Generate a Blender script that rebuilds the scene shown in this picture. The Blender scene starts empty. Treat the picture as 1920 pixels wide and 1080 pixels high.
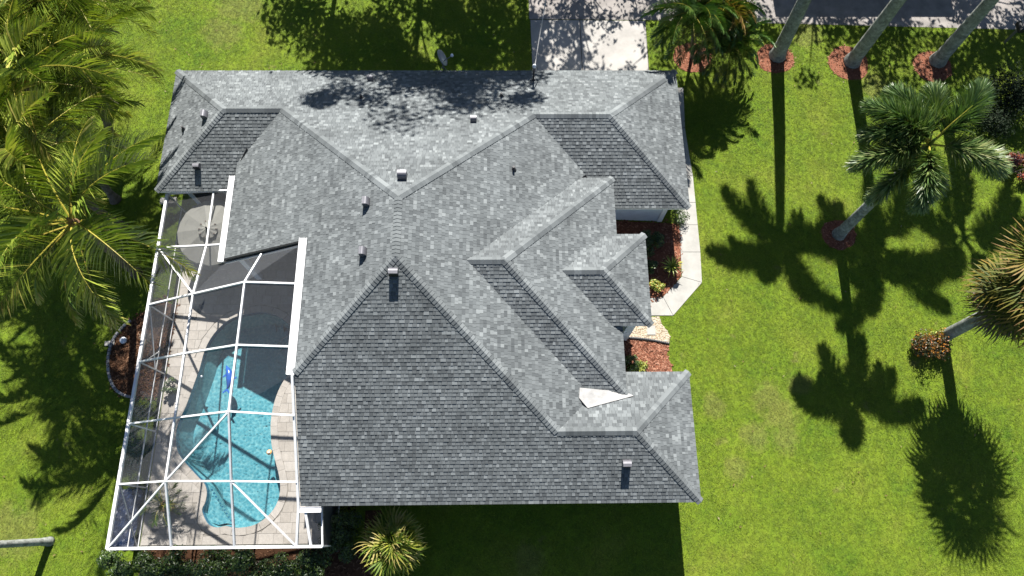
import bpy, math, random
import numpy as np
from mathutils import Vector, Matrix
from mathutils.geometry import tessellate_polygon

SC = bpy.context.scene
COL = SC.collection
R = math.radians

# ------------------------------------------------------------------ camera, sky, sun, exposure
CAM_H = 30.2
FPX = 1314.3                       # focal length in pixels of the 1920 wide photograph
def cam_axes():
    th, roll, yaw = 0.3354992, 0.0399429, -0.0476040
    fwd = np.array([0, math.sin(th), -math.cos(th)]); up = np.array([0, math.cos(th), math.sin(th)]); rt = np.array([1., 0, 0])
    c, s = math.cos(roll), math.sin(roll); rt, up = c*rt + s*up, -s*rt + c*up
    c, s = math.cos(yaw), math.sin(yaw); M = np.array([[c, -s, 0], [s, c, 0], [0, 0, 1]])
    return M@rt, M@up, M@fwd
CR, CU, CF = cam_axes()
cam = bpy.data.cameras.new('camera'); camo = bpy.data.objects.new('camera', cam); COL.objects.link(camo)
camo.matrix_world = Matrix(((CR[0], CU[0], -CF[0], 0), (CR[1], CU[1], -CF[1], 0), (CR[2], CU[2], -CF[2], CAM_H), (0, 0, 0, 1)))
cam.sensor_width = 36; cam.lens = 36*FPX/1920; cam.clip_start = .5; cam.clip_end = 4000
SC.camera = camo

SUN_EL, SUN_AZ = 44.5, 3.0          # azimuth from +Y towards +X
world = bpy.data.worlds.new('World'); SC.world = world; world.use_nodes = True
wn = world.node_tree; bg = wn.nodes['Background']
sky = wn.nodes.new('ShaderNodeTexSky'); sky.sky_type = 'NISHITA'; sky.sun_disc = False
sky.air_density = .75; sky.dust_density = .35; sky.sun_elevation = R(SUN_EL); sky.sun_rotation = R(SUN_AZ)
wn.links.new(sky.outputs['Color'], bg.inputs['Color']); bg.inputs['Strength'].default_value = 0.05
sun = bpy.data.lights.new('sun', 'SUN'); sun.energy = 5.0; sun.angle = R(.53); sun.color = (1, .96, .9)
suno = bpy.data.objects.new('sun', sun); COL.objects.link(suno)
SDIR = Vector((math.sin(R(SUN_AZ))*math.cos(R(SUN_EL)), math.cos(R(SUN_AZ))*math.cos(R(SUN_EL)), math.sin(R(SUN_EL))))
suno.rotation_euler = SDIR.to_track_quat('Z', 'Y').to_euler(); suno.location = (0, 40, 60)
vs = SC.view_settings; vs.view_transform = 'Standard'; vs.look = 'None'; vs.gamma = 1; vs.use_curve_mapping = False
vs.exposure = 1.5
SC.render.engine = 'CYCLES'
SC.cycles.transparent_max_bounces = 24; SC.cycles.max_bounces = 6

def P(u, v, z=0.0):
    """point at height z seen at pixel (u, v) of the photograph"""
    d = (u-960)/FPX*CR - (v-540)/FPX*CU + CF
    t = (z-CAM_H)/d[2]
    return Vector((d[0]*t, d[1]*t, z))
def PX(pts, z=0.0): return [P(u, v, z) for u, v in pts]
def P2(pts, z=0.0): return [(p.x, p.y) for p in PX(pts, z)]

# ------------------------------------------------------------------ helpers
class MB:
    def __init__(s): s.v = []; s.f = []; s.t = []; s.m = []
    def face(s, pts, tone=.5, mi=0):
        b = len(s.v); s.v.extend(pts); s.f.append(tuple(range(b, b+len(pts)))); s.t.append(tone); s.m.append(mi)
    def mesh(s, verts, faces, tone=.5, mi=0):
        b = len(s.v); s.v.extend(verts)
        for f in faces: s.f.append(tuple(b+i for i in f)); s.t.append(tone); s.m.append(mi)
    def box(s, c, d, rz=0, tone=.5, mi=0, tilt=0):
        x, y, z = d[0]/2, d[1]/2, d[2]/2
        M = Matrix.Rotation(rz, 3, 'Z') @ Matrix.Rotation(tilt, 3, 'X')
        V = [M @ Vector((sx*x, sy*y, sz*z)) + Vector(c) for sx in (-1, 1) for sy in (-1, 1) for sz in (-1, 1)]
        s.mesh(V, [(0,1,3,2),(4,6,7,5),(0,4,5,1),(2,3,7,6),(0,2,6,4),(1,5,7,3)], tone, mi)
    def prism(s, poly, z0, z1, tone=.5, mi=0, bottom=False):
        n = len(poly)
        if sum(poly[i][0]*poly[(i+1)%n][1]-poly[(i+1)%n][0]*poly[i][1] for i in range(n)) < 0: poly = poly[::-1]
        f = [(i, (i+1)%n, n+(i+1)%n, n+i) for i in range(n)]
        V = [(x, y, z0) for x, y in poly]+[(x, y, z1) for x, y in poly]
        tri = tessellate_polygon([[Vector((x, y, 0)) for x, y in poly]])
        for t in tri:
            a, b, c = [poly[i] for i in t]
            if (b[0]-a[0])*(c[1]-a[1])-(b[1]-a[1])*(c[0]-a[0]) < 0: t = t[::-1]
            f.append(tuple(n+i for i in t))
            if bottom: f.append(tuple(t[::-1]))
        s.mesh(V, f, tone, mi)
    def tube(s, pts, rad, n=8, tone=.5, mi=0, caps=True):
        pts = [Vector(p) for p in pts]; k = len(pts)
        rad = rad if hasattr(rad, '__len__') else [rad]*k
        V = []; F = []
        up = Vector((0, 0, 1)); t0 = (pts[1]-pts[0]).normalized()
        if abs(t0.z) > .95: up = Vector((1, 0, 0))
        a = t0.cross(up).normalized()
        for i in range(k):
            t = (pts[min(i+1, k-1)]-pts[max(i-1, 0)]).normalized()
            a = (a - t*a.dot(t)).normalized(); b = t.cross(a)
            for j in range(n):
                w = 2*math.pi*j/n; V.append(pts[i]+(a*math.cos(w)+b*math.sin(w))*rad[i])
        for i in range(k-1):
            for j in range(n): F.append((i*n+j, i*n+(j+1)%n, (i+1)*n+(j+1)%n, (i+1)*n+j))
        if caps: F.append(tuple(range(n))[::-1]); F.append(tuple((k-1)*n+j for j in range(n)))
        s.mesh(V, F, tone, mi)
    def bar(s, a, b, w, h, tone=.5, mi=0):
        a, b = Vector(a), Vector(b); t = (b-a).normalized()
        side = t.cross(Vector((0, 0, 1)))
        if side.length < .05: side = Vector((1, 0, 0))
        side.normalize(); up = side.cross(t)
        V = [p+side*sx*w/2+up*sz*h/2 for p in (a, b) for sx in (-1, 1) for sz in (-1, 1)]
        s.mesh(V, [(0,1,3,2),(4,6,7,5),(0,4,5,1),(2,3,7,6),(0,2,6,4),(1,5,7,3)], tone, mi)
    def lathe(s, prof, c=(0,0,0), n=16, tone=.5, mi=0):
        V = [(c[0]+r*math.cos(2*math.pi*j/n), c[1]+r*math.sin(2*math.pi*j/n), c[2]+z) for r, z in prof for j in range(n)]
        F = [(i*n+j, i*n+(j+1)%n, (i+1)*n+(j+1)%n, (i+1)*n+j) for i in range(len(prof)-1) for j in range(n)]
        s.mesh(V, F, tone, mi)
    def build(s, name, mats, parent=None, smooth=False, kind=None, loc=None):
        me = make_mesh(s, name, mats, smooth)
        return link(name, me, parent, kind, loc)
def make_mesh(s, name, mats, smooth=False):
    me = bpy.data.meshes.new(name)
    me.from_pydata([tuple(v) for v in s.v], [], s.f)
    for m in (mats if isinstance(mats, (list, tuple)) else [mats]): me.materials.append(m)
    n = len(me.polygons)
    me.polygons.foreach_set('material_index', s.m)
    at = me.attributes.new('tone', 'FLOAT', 'FACE'); at.data.foreach_set('value', [float(t) for t in s.t])
    if smooth: me.polygons.foreach_set('use_smooth', [True]*n)
    me.update(); return me
def link(name, me, parent=None, kind=None, loc=None):
    o = bpy.data.objects.new(name, me); COL.objects.link(o)
    if parent is not None: o.parent = parent
    if kind: o['kind'] = kind
    if loc is not None: o.location = loc
    return o
def tag(o, label, cat, group=None):
    o['label'] = label; o['category'] = cat
    if group: o['group'] = group
    return o
def thing(name, label, cat, loc=(0,0,0), rz=0, group=None):
    o = bpy.data.objects.new(name, None); COL.objects.link(o); o.location = loc; o.rotation_euler = (0, 0, rz)
    o.empty_display_size = .3
    return tag(o, label, cat, group)

def nd(nt, t, **kw):
    n = nt.nodes.new(t)
    for k, v in kw.items():
        if k.startswith('i_'): n.inputs[k[2:].replace('_', ' ')].default_value = v
        else: setattr(n, k, v)
    return n
def ramp(nt, fac, cols):
    r = nt.nodes.new('ShaderNodeValToRGB'); e = r.color_ramp.elements
    while len(e) < len(cols): e.new(.5)
    for i, (p, c) in enumerate(cols): e[i].position = p; e[i].color = (*c, 1)
    nt.links.new(fac, r.inputs['Fac']); return r.outputs['Color']
def mix(nt, fac, a, b, bt='MIX'):
    m = nt.nodes.new('ShaderNodeMix'); m.data_type = 'RGBA'; m.blend_type = bt
    for sock, val in ((m.inputs[0], fac), (m.inputs[6], a), (m.inputs[7], b)):
        if hasattr(val, 'links'): nt.links.new(val, sock)
        elif isinstance(val, tuple): sock.default_value = (*val, 1)
        else: sock.default_value = val
    return m.outputs[2]
def noise(nt, scale, detail=4, rough=.6, coord=None):
    n = nd(nt, 'ShaderNodeTexNoise'); n.inputs['Scale'].default_value = scale; n.inputs['Detail'].default_value = detail; n.inputs['Roughness'].default_value = rough
    if coord is not None: nt.links.new(coord, n.inputs['Vector'])
    return n.outputs['Fac']
def base_mat(name):
    m = bpy.data.materials.new(name); m.use_nodes = True; nt = m.node_tree
    return m, nt, nt.nodes['Principled BSDF']
def wpos(nt): return nd(nt, 'ShaderNodeNewGeometry').outputs['Position']
def plain(name, c, rough=.5, metal=0, var=.12, scale=6, bump=0, bscale=60, spec=.5):
    if max(c) < .6: c = tuple(x*.68 for x in c)
    m, nt, b = base_mat(name)
    p = wpos(nt); f = noise(nt, scale, 5, .65, p)
    lo = tuple(max(0, x*(1-var*1.6)) for x in c); hi = tuple(min(1, x*(1+var*1.2)) for x in c)
    nt.links.new(ramp(nt, f, [(.3, lo), (.7, hi)]), b.inputs['Base Color'])
    b.inputs['Roughness'].default_value = rough; b.inputs['Metallic'].default_value = metal
    b.inputs['Specular IOR Level'].default_value = spec
    if bump:
        bn = nd(nt, 'ShaderNodeBump'); bn.inputs['Strength'].default_value = bump; bn.inputs['Distance'].default_value = .02
        nt.links.new(noise(nt, bscale, 6, .7, p), bn.inputs['Height']); nt.links.new(bn.outputs['Normal'], b.inputs['Normal'])
    return m
def tone_mat(name, cols, rough=.8, nscale=30, nvar=.15, bump=0, spec=.3, objrand=0.0, transl=0.0, bscale=80, lowscale=0, lowvar=0):
    """colour picked by the face attribute 'tone', with fine noise; optional leaf translucency"""
    if not transl: cols = [(q, tuple(x*.68 for x in c)) for q, c in cols]
    m, nt, b = base_mat(name)
    a = nd(nt, 'ShaderNodeAttribute'); a.attribute_name = 'tone'
    fac = a.outputs['Fac']
    if objrand:
        oi = nd(nt, 'ShaderNodeObjectInfo')
        mm = nd(nt, 'ShaderNodeMath', operation='MULTIPLY_ADD'); nt.links.new(oi.outputs['Random'], mm.inputs[0]); mm.inputs[1].default_value = objrand*2; mm.inputs[2].default_value = -objrand
        ad = nd(nt, 'ShaderNodeMath', operation='ADD'); nt.links.new(fac, ad.inputs[0]); nt.links.new(mm.outputs[0], ad.inputs[1]); fac = ad.outputs[0]
    c = ramp(nt, fac, cols); p = wpos(nt)
    if nvar:
        n = noise(nt, nscale, 4, .7, p)
        g = ramp(nt, n, [(.25, (1-nvar,)*3), (.75, (1+nvar,)*3)])
        c = mix(nt, 1.0, c, g, 'MULTIPLY')
    if lowvar:
        n = noise(nt, lowscale, 3, .6, p)
        g = ramp(nt, n, [(.3, (1-lowvar,)*3), (.7, (1+lowvar*.6,)*3)])
        c = mix(nt, 1.0, c, g, 'MULTIPLY')
    nt.links.new(c, b.inputs['Base Color']); b.inputs['Roughness'].default_value = rough; b.inputs['Specular IOR Level'].default_value = spec
    if bump:
        bn = nd(nt, 'ShaderNodeBump'); bn.inputs['Strength'].default_value = bump; bn.inputs['Distance'].default_value = .01
        nt.links.new(noise(nt, bscale, 5, .7, p), bn.inputs['Height']); nt.links.new(bn.outputs['Normal'], b.inputs['Normal'])
    if transl:
        t = nd(nt, 'ShaderNodeBsdfTranslucent'); nt.links.new(mix(nt, 1.0, c, (1.1, 1.25, .5), 'MULTIPLY'), t.inputs['Color'])
        ms = nd(nt, 'ShaderNodeMixShader'); ms.inputs[0].default_value = transl
        nt.links.new(b.outputs[0], ms.inputs[1]); nt.links.new(t.outputs[0], ms.inputs[2])
        nt.links.new(ms.outputs[0], nt.nodes['Material Output'].inputs['Surface'])
    return m

def inside(pts, poly):
    x, y = pts[:, 0], pts[:, 1]; r = np.zeros(len(pts), bool); n = len(poly)
    for i in range(n):
        x1, y1 = poly[i][0], poly[i][1]; x2, y2 = poly[(i+1) % n][0], poly[(i+1) % n][1]
        if y1 == y2: continue
        c = ((y1 > y) != (y2 > y)) & (x < (x2-x1)*(y-y1)/(y2-y1)+x1); r ^= c
    return r
def clip_half(poly, a, n):
    out = []; k = len(poly)
    for i in range(k):
        p, q = poly[i], poly[(i+1) % k]
        dp = (p[0]-a[0])*n[0]+(p[1]-a[1])*n[1]; dq = (q[0]-a[0])*n[0]+(q[1]-a[1])*n[1]
        if dp >= 0: out.append(p)
        if (dp >= 0) != (dq >= 0):
            t = dp/(dp-dq); out.append((p[0]+(q[0]-p[0])*t, p[1]+(q[1]-p[1])*t))
    return out
def area(poly): return .5*sum(poly[i][0]*poly[(i+1)%len(poly)][1]-poly[(i+1)%len(poly)][0]*poly[i][1] for i in range(len(poly)))
def ccw(poly): return list(poly) if area(poly) > 0 else list(poly)[::-1]
def clip_convex(poly, conv):
    k = len(conv)
    for i in range(k):
        a, b = conv[i], conv[(i+1) % k]
        poly = clip_half(poly, a, (-(b[1]-a[1]), b[0]-a[0]))
        if len(poly) < 3: return []
    return poly
def smooth_closed(pts, sub=4):
    n = len(pts); out = []
    for i in range(n):
        p0, p1, p2, p3 = [np.array(pts[(i+k) % n]) for k in (-1, 0, 1, 2)]
        for j in range(sub):
            t = j/sub
            out.append(tuple(.5*((2*p1)+(-p0+p2)*t+(2*p0-5*p1+4*p2-p3)*t*t+(-p0+3*p1-3*p2+p3)*t**3)))
    return out

# ------------------------------------------------------------------ materials
DRY = [(P(u, v).x, P(u, v).y, r) for u, v, r in ((1442, 748, .7), (1462, 778, .8), (1415, 818, .6), (1472, 822, .6), (1340, 760, .5), (1500, 720, .5), (1510, 60, .9), (1640, 160, .8), (450, 8, 1.2), (420, 60, 1.0), (20, 1000, 1.2), (990, 1050, .6), (1380, 880, .5))]
def lawn_colour(nt, p):
    """large-scale lawn variation: patches of yellower, darker and dry grass"""
    a = noise(nt, .35, 4, .6, p); b = noise(nt, 1.6, 4, .65, p); c = noise(nt, .9, 3, .6, p)
    col = ramp(nt, a, [(.3, (.088, .165, .014)), (.55, (.146, .208, .020)), (.75, (.205, .230, .036))])
    col = mix(nt, ramp(nt, b, [(.35, (0,)*3), (.7, (.75,)*3)]), col, (.168, .226, .018))
    dry = ramp(nt, c, [(.66, (0,)*3), (.80, (.6,)*3)])
    for x, y, r in DRY:
        d = nd(nt, 'ShaderNodeVectorMath', operation='DISTANCE'); nt.links.new(p, d.inputs[0]); d.inputs[1].default_value = (x, y, 0)
        q = nd(nt, 'ShaderNodeMath', operation='MULTIPLY_ADD'); nt.links.new(b, q.inputs[0]); q.inputs[1].default_value = -2.2*r; q2 = nd(nt, 'ShaderNodeMath', operation='ADD'); nt.links.new(d.outputs['Value'], q2.inputs[0]); q2.inputs[1].default_value = .45*r; nt.links.new(q2.outputs[0], q.inputs[2])
        dry = mix(nt, 1.0, dry, ramp(nt, q.outputs[0], [(0, (.30,)*3), (max(.02, r*.6), (0,)*3)]), 'LIGHTEN')
    return mix(nt, dry, col, (.25, .205, .095))
def grass_mat():
    m, nt, b = base_mat('grass_blades')
    oi = nd(nt, 'ShaderNodeObjectInfo'); g = wpos(nt)
    c = lawn_colour(nt, g)
    a = nd(nt, 'ShaderNodeAttribute'); a.attribute_name = 'tone'
    c = mix(nt, 1.0, c, ramp(nt, a.outputs['Fac'], [(0, (.55, .6, .5)), (.6, (1.0, 1.0, 1.0)), (1, (1.6, 1.4, 1.6))]), 'MULTIPLY')
    c = mix(nt, 1.0, c, ramp(nt, oi.outputs['Random'], [(0, (.7, .78, .7)), (1, (1.25, 1.2, 1.2))]), 'MULTIPLY')
    nt.links.new(c, b.inputs['Base Color']); b.inputs['Roughness'].default_value = .6; b.inputs['Specular IOR Level'].default_value = .25
    t = nd(nt, 'ShaderNodeBsdfTranslucent'); nt.links.new(c, t.inputs['Color'])
    ms = nd(nt, 'ShaderNodeMixShader'); ms.inputs[0].default_value = .3
    nt.links.new(b.outputs[0], ms.inputs[1]); nt.links.new(t.outputs[0], ms.inputs[2]); nt.links.new(ms.outputs[0], nt.nodes['Material Output'].inputs['Surface'])
    return m
def lawn_mat():
    m, nt, b = base_mat('lawn_turf'); p = wpos(nt)
    c = lawn_colour(nt, p); c = mix(nt, 1.0, c, (.85, .88, .8), 'MULTIPLY')
    f = noise(nt, 22, 5, .75, p); c = mix(nt, 1.0, c, ramp(nt, f, [(.3, (.5,)*3), (.7, (1.3,)*3)]), 'MULTIPLY')
    nt.links.new(c, b.inputs['Base Color']); b.inputs['Roughness'].default_value = .9; b.inputs['Specular IOR Level'].default_value = .1
    bn = nd(nt, 'ShaderNodeBump'); bn.inputs['Strength'].default_value = .9; bn.inputs['Distance'].default_value = .04
    nt.links.new(noise(nt, 35, 5, .75, p), bn.inputs['Height']); nt.links.new(bn.outputs['Normal'], b.inputs['Normal'])
    return m
M = {}
M['lawn'] = lawn_mat(); M['grass'] = grass_mat()
M['asphalt'] = plain('worn_asphalt', (.30, .275, .255), .9, 0, .22, 1.2, .5, 120)
M['driveway'] = plain('driveway_concrete', (.42, .40, .37), .85, 0, .14, .8, .25, 90)
M['walk'] = plain('walk_concrete', (.43, .42, .385), .85, 0, .1, 1.5, .25, 90)
M['joint'] = plain('dark_joint', (.11, .10, .085), .95, 0, .2, 8)
M['shingle'] = tone_mat('asphalt_shingle', [(0, (.108, .119, .124)), (.35, (.150, .165, .170)), (.65, (.192, .210, .215)), (1, (.275, .298, .302))], .92, 160, .16, .35, .15, 0, 0, 260, .5, .17)
M['underlay'] = plain('roof_underlay', (.07, .07, .075), .9)
M['white'] = plain('white_painted_metal', (.66, .66, .66), .4, 0, .08, 3, 0, 60, .5)
M['fascia'] = plain('white_fascia', (.72, .72, .72), .5, 0, .05, 3)
M['wall'] = plain('pale_blue_stucco', (.50, .55, .62), .9, 0, .06, 3, .3, 120)
M['membrane'] = plain('white_membrane', (.40, .397, .385), .7, 0, .16, 3, .25, 14)
M['vent'] = plain('galvanised_vent', (.19, .19, .21), .5, .35, .1, 10)
M['dark_vent'] = plain('dark_vent_pipe', (.045, .045, .05), .6)
M['dish'] = plain('grey_dish', (.34, .38, .45), .4, .1, .06, 4)
M['steel'] = plain('galvanised_steel', (.35, .35, .36), .4, .7, .1, 10)
M['black'] = plain('black_plastic', (.02, .02, .022), .5)
M['cable'] = plain('pale_cable', (.55, .53, .5), .6)
M['travertine'] = tone_mat('travertine', [(0, (.42, .385, .34)), (.5, (.475, .44, .395)), (1, (.53, .495, .45))], .75, 7, .14, .15, .3, 0, 0, 60, .6, .1)
M['deckbase'] = plain('deck_mortar', (.30, .275, .24), .95, 0, .2, 6)
M['plaster'] = plain('pool_plaster', (.56, .575, .58), .6, 0, .04, 2)
M['pooltile'] = plain('blue_pool_tile', (.10, .22, .34), .25, 0, .3, 14)
M['mulch_red'] = tone_mat('red_mulch', [(0, (.11, .045, .028)), (.5, (.31, .125, .075)), (1, (.50, .27, .18))], .95, 40, .3, 0, .1)
M['mulch_brown'] = tone_mat('brown_mulch', [(0, (.05, .025, .014)), (.5, (.15, .075, .042)), (1, (.30, .17, .10))], .95, 40, .3, 0, .1)
M['pebble'] = tone_mat('cream_pebbles', [(0, (.34, .25, .15)), (.5, (.58, .49, .36)), (1, (.78, .72, .62))], .8, 30, .1)
M['bark'] = tone_mat('palm_bark', [(0, (.18, .19, .17)), (.5, (.32, .34, .31)), (1, (.48, .50, .47))], .9, 7, .5, .6, .15, 0, 0, 40)
M['bark_brown'] = tone_mat('coconut_bark', [(0, (.10, .08, .065)), (.5, (.20, .165, .135)), (1, (.30, .26, .22))], .9, 14, .3, .6, .15, 0, 0, 40)
M['coco'] = tone_mat('coconut_leaflet', [(0, (.030, .060, .010)), (.4, (.098, .155, .018)), (.72, (.27, .31, .045)), (1, (.38, .29, .10))], .38, 3, .25, 0, .55, .14, .18)
M['coco_rachis'] = tone_mat('coconut_rachis', [(0, (.14, .17, .02)), (.5, (.42, .37, .05)), (1, (.46, .33, .08))], .5, 4, .15)
M['husk'] = plain('palm_fibre', (.30, .17, .07), .9, 0, .3, 10)
M['fox'] = tone_mat('foxtail_leaflet', [(0, (.026, .058, .014)), (.5, (.075, .135, .034)), (.8, (.165, .215, .065)), (1, (.27, .28, .12))], .40, 3, .2, 0, .55, .10, .22)
M['fan'] = tone_mat('fan_leaf', [(0, (.016, .034, .008)), (.35, (.05, .07, .010)), (.6, (.13, .115, .018)), (.85, (.20, .13, .03)), (1, (.21, .125, .05))], .6, 4, .2, 0, .25, .08, .25)
M['deadfan'] = tone_mat('dead_fan_leaf', [(0, (.04, .032, .026)), (.5, (.10, .08, .06)), (1, (.20, .165, .13))], .85, 4, .2, 0, .2, .1, .15)
M['goldfan'] = tone_mat('gold_fan_leaf', [(0, (.045, .085, .012)), (.5, (.10, .155, .018)), (.8, (.24, .25, .035)), (1, (.34, .28, .10))], .5, 4, .2, 0, .4, .14, .3)
M['pygmy'] = tone_mat('date_palm_leaflet', [(0, (.02, .05, .012)), (.5, (.045, .10, .018)), (1, (.14, .19, .04))], .4, 4, .2, 0, .5, .1, .2)
M['shrub'] = tone_mat('shrub_leaf', [(0, (.008, .02, .004)), (.5, (.026, .055, .010)), (1, (.10, .15, .024))], .4, 4, .2, 0, .5, 0, .2)
M['darkshrub'] = tone_mat('dark_shrub_leaf', [(0, (.006, .010, .005)), (.5, (.012, .022, .010)), (1, (.03, .04, .022))], .7, 4, .2, 0, .08, 0, .1)
M['croton'] = tone_mat('croton_leaf', [(0, (.015, .028, .008)), (.3, (.045, .035, .010)), (.65, (.22, .07, .012)), (1, (.42, .19, .015))], .4, 4, .2, 0, .4, 0, .2)
M['limeleaf'] = tone_mat('lime_leaf', [(0, (.07, .11, .015)), (.5, (.22, .26, .04)), (1, (.42, .40, .08))], .45, 4, .2, 0, .4, 0, .25)
M['redleaf'] = tone_mat('red_leaf', [(0, (.03, .012, .012)), (.6, (.09, .025, .02)), (.85, (.30, .045, .015)), (1, (.55, .12, .01))], .4, 4, .2, 0, .4, 0, .15)
M['treeleaf'] = tone_mat('tree_leaf', [(0, (.02, .045, .01)), (1, (.07, .11, .025))], .5, 4, .2, 0, .4, 0, .2)
M['pot'] = plain('dark_glazed_pot', (.03, .035, .055), .3)
M['terracotta'] = plain('clay_pot', (.28, .17, .12), .8)
M['canvas'] = tone_mat('beige_canvas', [(0, (.165, .165, .15)), (1, (.215, .215, .195))], .9, 5, .08, 0, .2, 0, .15)
M['wood'] = plain('dark_wood', (.07, .045, .03), .6)
M['edgestone'] = tone_mat('pale_edging_block', [(0, (.20, .20, .21)), (1, (.42, .42, .43))], .9, 20, .2)
M['blue_tarp'] = plain('blue_tarp', (.012, .035, .11), .4, 0, .35, 3, .3, 6)
M['blue_vinyl'] = plain('blue_vinyl', (.02, .13, .55), .25, 0, .15, 6)
M['pale_vinyl'] = plain('pale_vinyl', (.65, .68, .72), .3)
M['orange'] = plain('orange_plastic', (.70, .36, .12), .5)

def screen_mat(name='insect_screen', clear=.88, c=(.09, .095, .105, 1)):
    m, nt, b = base_mat(name)
    g = nd(nt, 'ShaderNodeNewGeometry')
    d = nd(nt, 'ShaderNodeVectorMath', operation='DOT_PRODUCT'); nt.links.new(g.outputs['Normal'], d.inputs[0]); nt.links.new(g.outputs['Incoming'], d.inputs[1])
    ab = nd(nt, 'ShaderNodeMath', operation='ABSOLUTE'); nt.links.new(d.outputs['Value'], ab.inputs[0])
    mx = nd(nt, 'ShaderNodeMath', operation='MAXIMUM'); nt.links.new(ab.outputs[0], mx.inputs[0]); mx.inputs[1].default_value = .07
    iv = nd(nt, 'ShaderNodeMath', operation='DIVIDE'); iv.inputs[0].default_value = 1; nt.links.new(mx.outputs[0], iv.inputs[1])
    pw = nd(nt, 'ShaderNodeMath', operation='POWER'); pw.inputs[0].default_value = clear; nt.links.new(iv.outputs[0], pw.inputs[1])
    tr = nd(nt, 'ShaderNodeBsdfTransparent'); ms = nd(nt, 'ShaderNodeMixShader')
    b.inputs['Base Color'].default_value = c; b.inputs['Roughness'].default_value = .7
    nt.links.new(pw.outputs[0], ms.inputs[0]); nt.links.new(b.outputs[0], ms.inputs[1]); nt.links.new(tr.outputs[0], ms.inputs[2])
    nt.links.new(ms.outputs[0], nt.nodes['Material Output'].inputs['Surface'])
    return m
M['screen'] = screen_mat(); M['wall_screen'] = screen_mat('dense_wall_screen', .66, (.035, .037, .042, 1))
def water_mat():
    m, nt, b = base_mat('pool_water'); nt.nodes.remove(b)
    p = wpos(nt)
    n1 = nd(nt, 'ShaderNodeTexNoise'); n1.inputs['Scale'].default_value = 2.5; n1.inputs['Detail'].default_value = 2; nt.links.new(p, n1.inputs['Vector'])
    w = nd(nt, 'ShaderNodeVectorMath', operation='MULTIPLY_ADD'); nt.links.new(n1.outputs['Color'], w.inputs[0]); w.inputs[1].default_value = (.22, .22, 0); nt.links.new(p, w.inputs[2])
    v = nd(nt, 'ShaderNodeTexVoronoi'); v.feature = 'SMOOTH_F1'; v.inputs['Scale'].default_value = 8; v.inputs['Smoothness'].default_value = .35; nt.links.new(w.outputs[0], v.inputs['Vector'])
    col = ramp(nt, v.outputs['Distance'], [(.10, (.34, .70, .79)), (.45, (.41, .78, .86)), (.75, (.64, .96, 1.0))])  # caustic light cells painted into the water's transparent tint
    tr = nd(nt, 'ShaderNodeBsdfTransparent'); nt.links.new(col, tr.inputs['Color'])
    gl = nd(nt, 'ShaderNodeBsdfGlossy'); gl.inputs['Roughness'].default_value = .04
    bn = nd(nt, 'ShaderNodeBump'); bn.inputs['Strength'].default_value = .2; bn.inputs['Distance'].default_value = .03
    nt.links.new(v.outputs['Distance'], bn.inputs['Height']); nt.links.new(bn.outputs['Normal'], gl.inputs['Normal'])
    fr = nd(nt, 'ShaderNodeFresnel'); fr.inputs['IOR'].default_value = 1.33; nt.links.new(bn.outputs['Normal'], fr.inputs['Normal'])
    ms = nd(nt, 'ShaderNodeMixShader'); nt.links.new(fr.outputs[0], ms.inputs[0]); nt.links.new(tr.outputs[0], ms.inputs[1]); nt.links.new(gl.outputs[0], ms.inputs[2])
    nt.links.new(ms.outputs[0], nt.nodes['Material Output'].inputs['Surface'])
    return m
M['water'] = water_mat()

# ------------------------------------------------------------------ setting: ground
HX0, HX1, HY0, HY1 = -14.3, -6.0, 0.0, 13.9        # opening in the lawn under deck and pool
b = MB(); X = [-900, -60, HX0, HX1, 60, 900]; Y = [-900, -60, HY0, HY1, 60, 900]
for i in range(5):
    for j in range(5):
        if i == 2 and j == 2: continue
        b.face([(X[i], Y[j], 0), (X[i+1], Y[j], 0), (X[i+1], Y[j+1], 0), (X[i], Y[j+1], 0)])
b.build('lawn', M['lawn'], kind='structure')

street_poly = [(1.55, 25.52), (7.75, 25.45), (27.9, 24.85), (60, 24.0), (60, 29.6), (1.55, 29.6)]
b = MB(); b.prism(street_poly, -.05, .012); street = b.build('street', M['asphalt'], kind='structure')
drive_poly = [(1.73, 19.2), (7.55, 19.2), (7.66, 22.37), (7.70, 25.42), (1.6, 25.50)]
drv = MB(); drv.prism(drive_poly, -.05, .006); driveway = drv.build('driveway', M['joint'], kind='structure')
xs = [0, .43, 1]
def lerp2(a, c, t): return (a[0]+(c[0]-a[0])*t, a[1]+(c[1]-a[1])*t)
for k in range(2):
    for (ya, yb) in ((0, .47), (.47, 1)):
        bl, br, tl, tr_ = (1.70, 19.3), (7.58, 19.3), (1.60, 25.47), (7.69, 25.41)
        def q(u, w): return lerp2(lerp2(bl, br, u), lerp2(tl, tr_, u), w)
        e = .0035; poly = [q(xs[k]+e, ya+e), q(xs[k+1]-e, ya+e), q(xs[k+1]-e, yb-e), q(xs[k]+e, yb-e)]
        s = MB(); s.prism(poly, 0, .02); s.build('slab', M['driveway'], driveway)
O = [(1281,165),(1284,240),(1292,290),(1299,330),(1304,380),(1308,422),(1313,473),(1316,530),(1262,592),(1216,592)]
I = [(1258,165),(1260,240),(1264,290),(1266,330),(1270,380),(1273,422),(1276,473),(1278,519),(1243,557),(1210,560)]
Ow, Iw = P2(O), P2(I)
w = MB(); w.prism(Ow+Iw[::-1], -.05, .012); walk = w.build('walkway', M['joint'], kind='structure')
for i in range(len(Ow)-1):
    c = [Iw[i], Ow[i], Ow[i+1], Iw[i+1]]; cx = sum(p[0] for p in c)/4; cy = sum(p[1] for p in c)/4
    L = max(math.dist(c[1], c[2]), .6); s_ = 1-.022/L
    poly = [(cx+(x-cx)*s_, cy+(y-cy)*s_) for x, y in c]
    s = MB(); s.prism(poly, 0, .035+random.Random(i).uniform(-.004, .004)); s.build('slab', M['walk'], walk)

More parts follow.
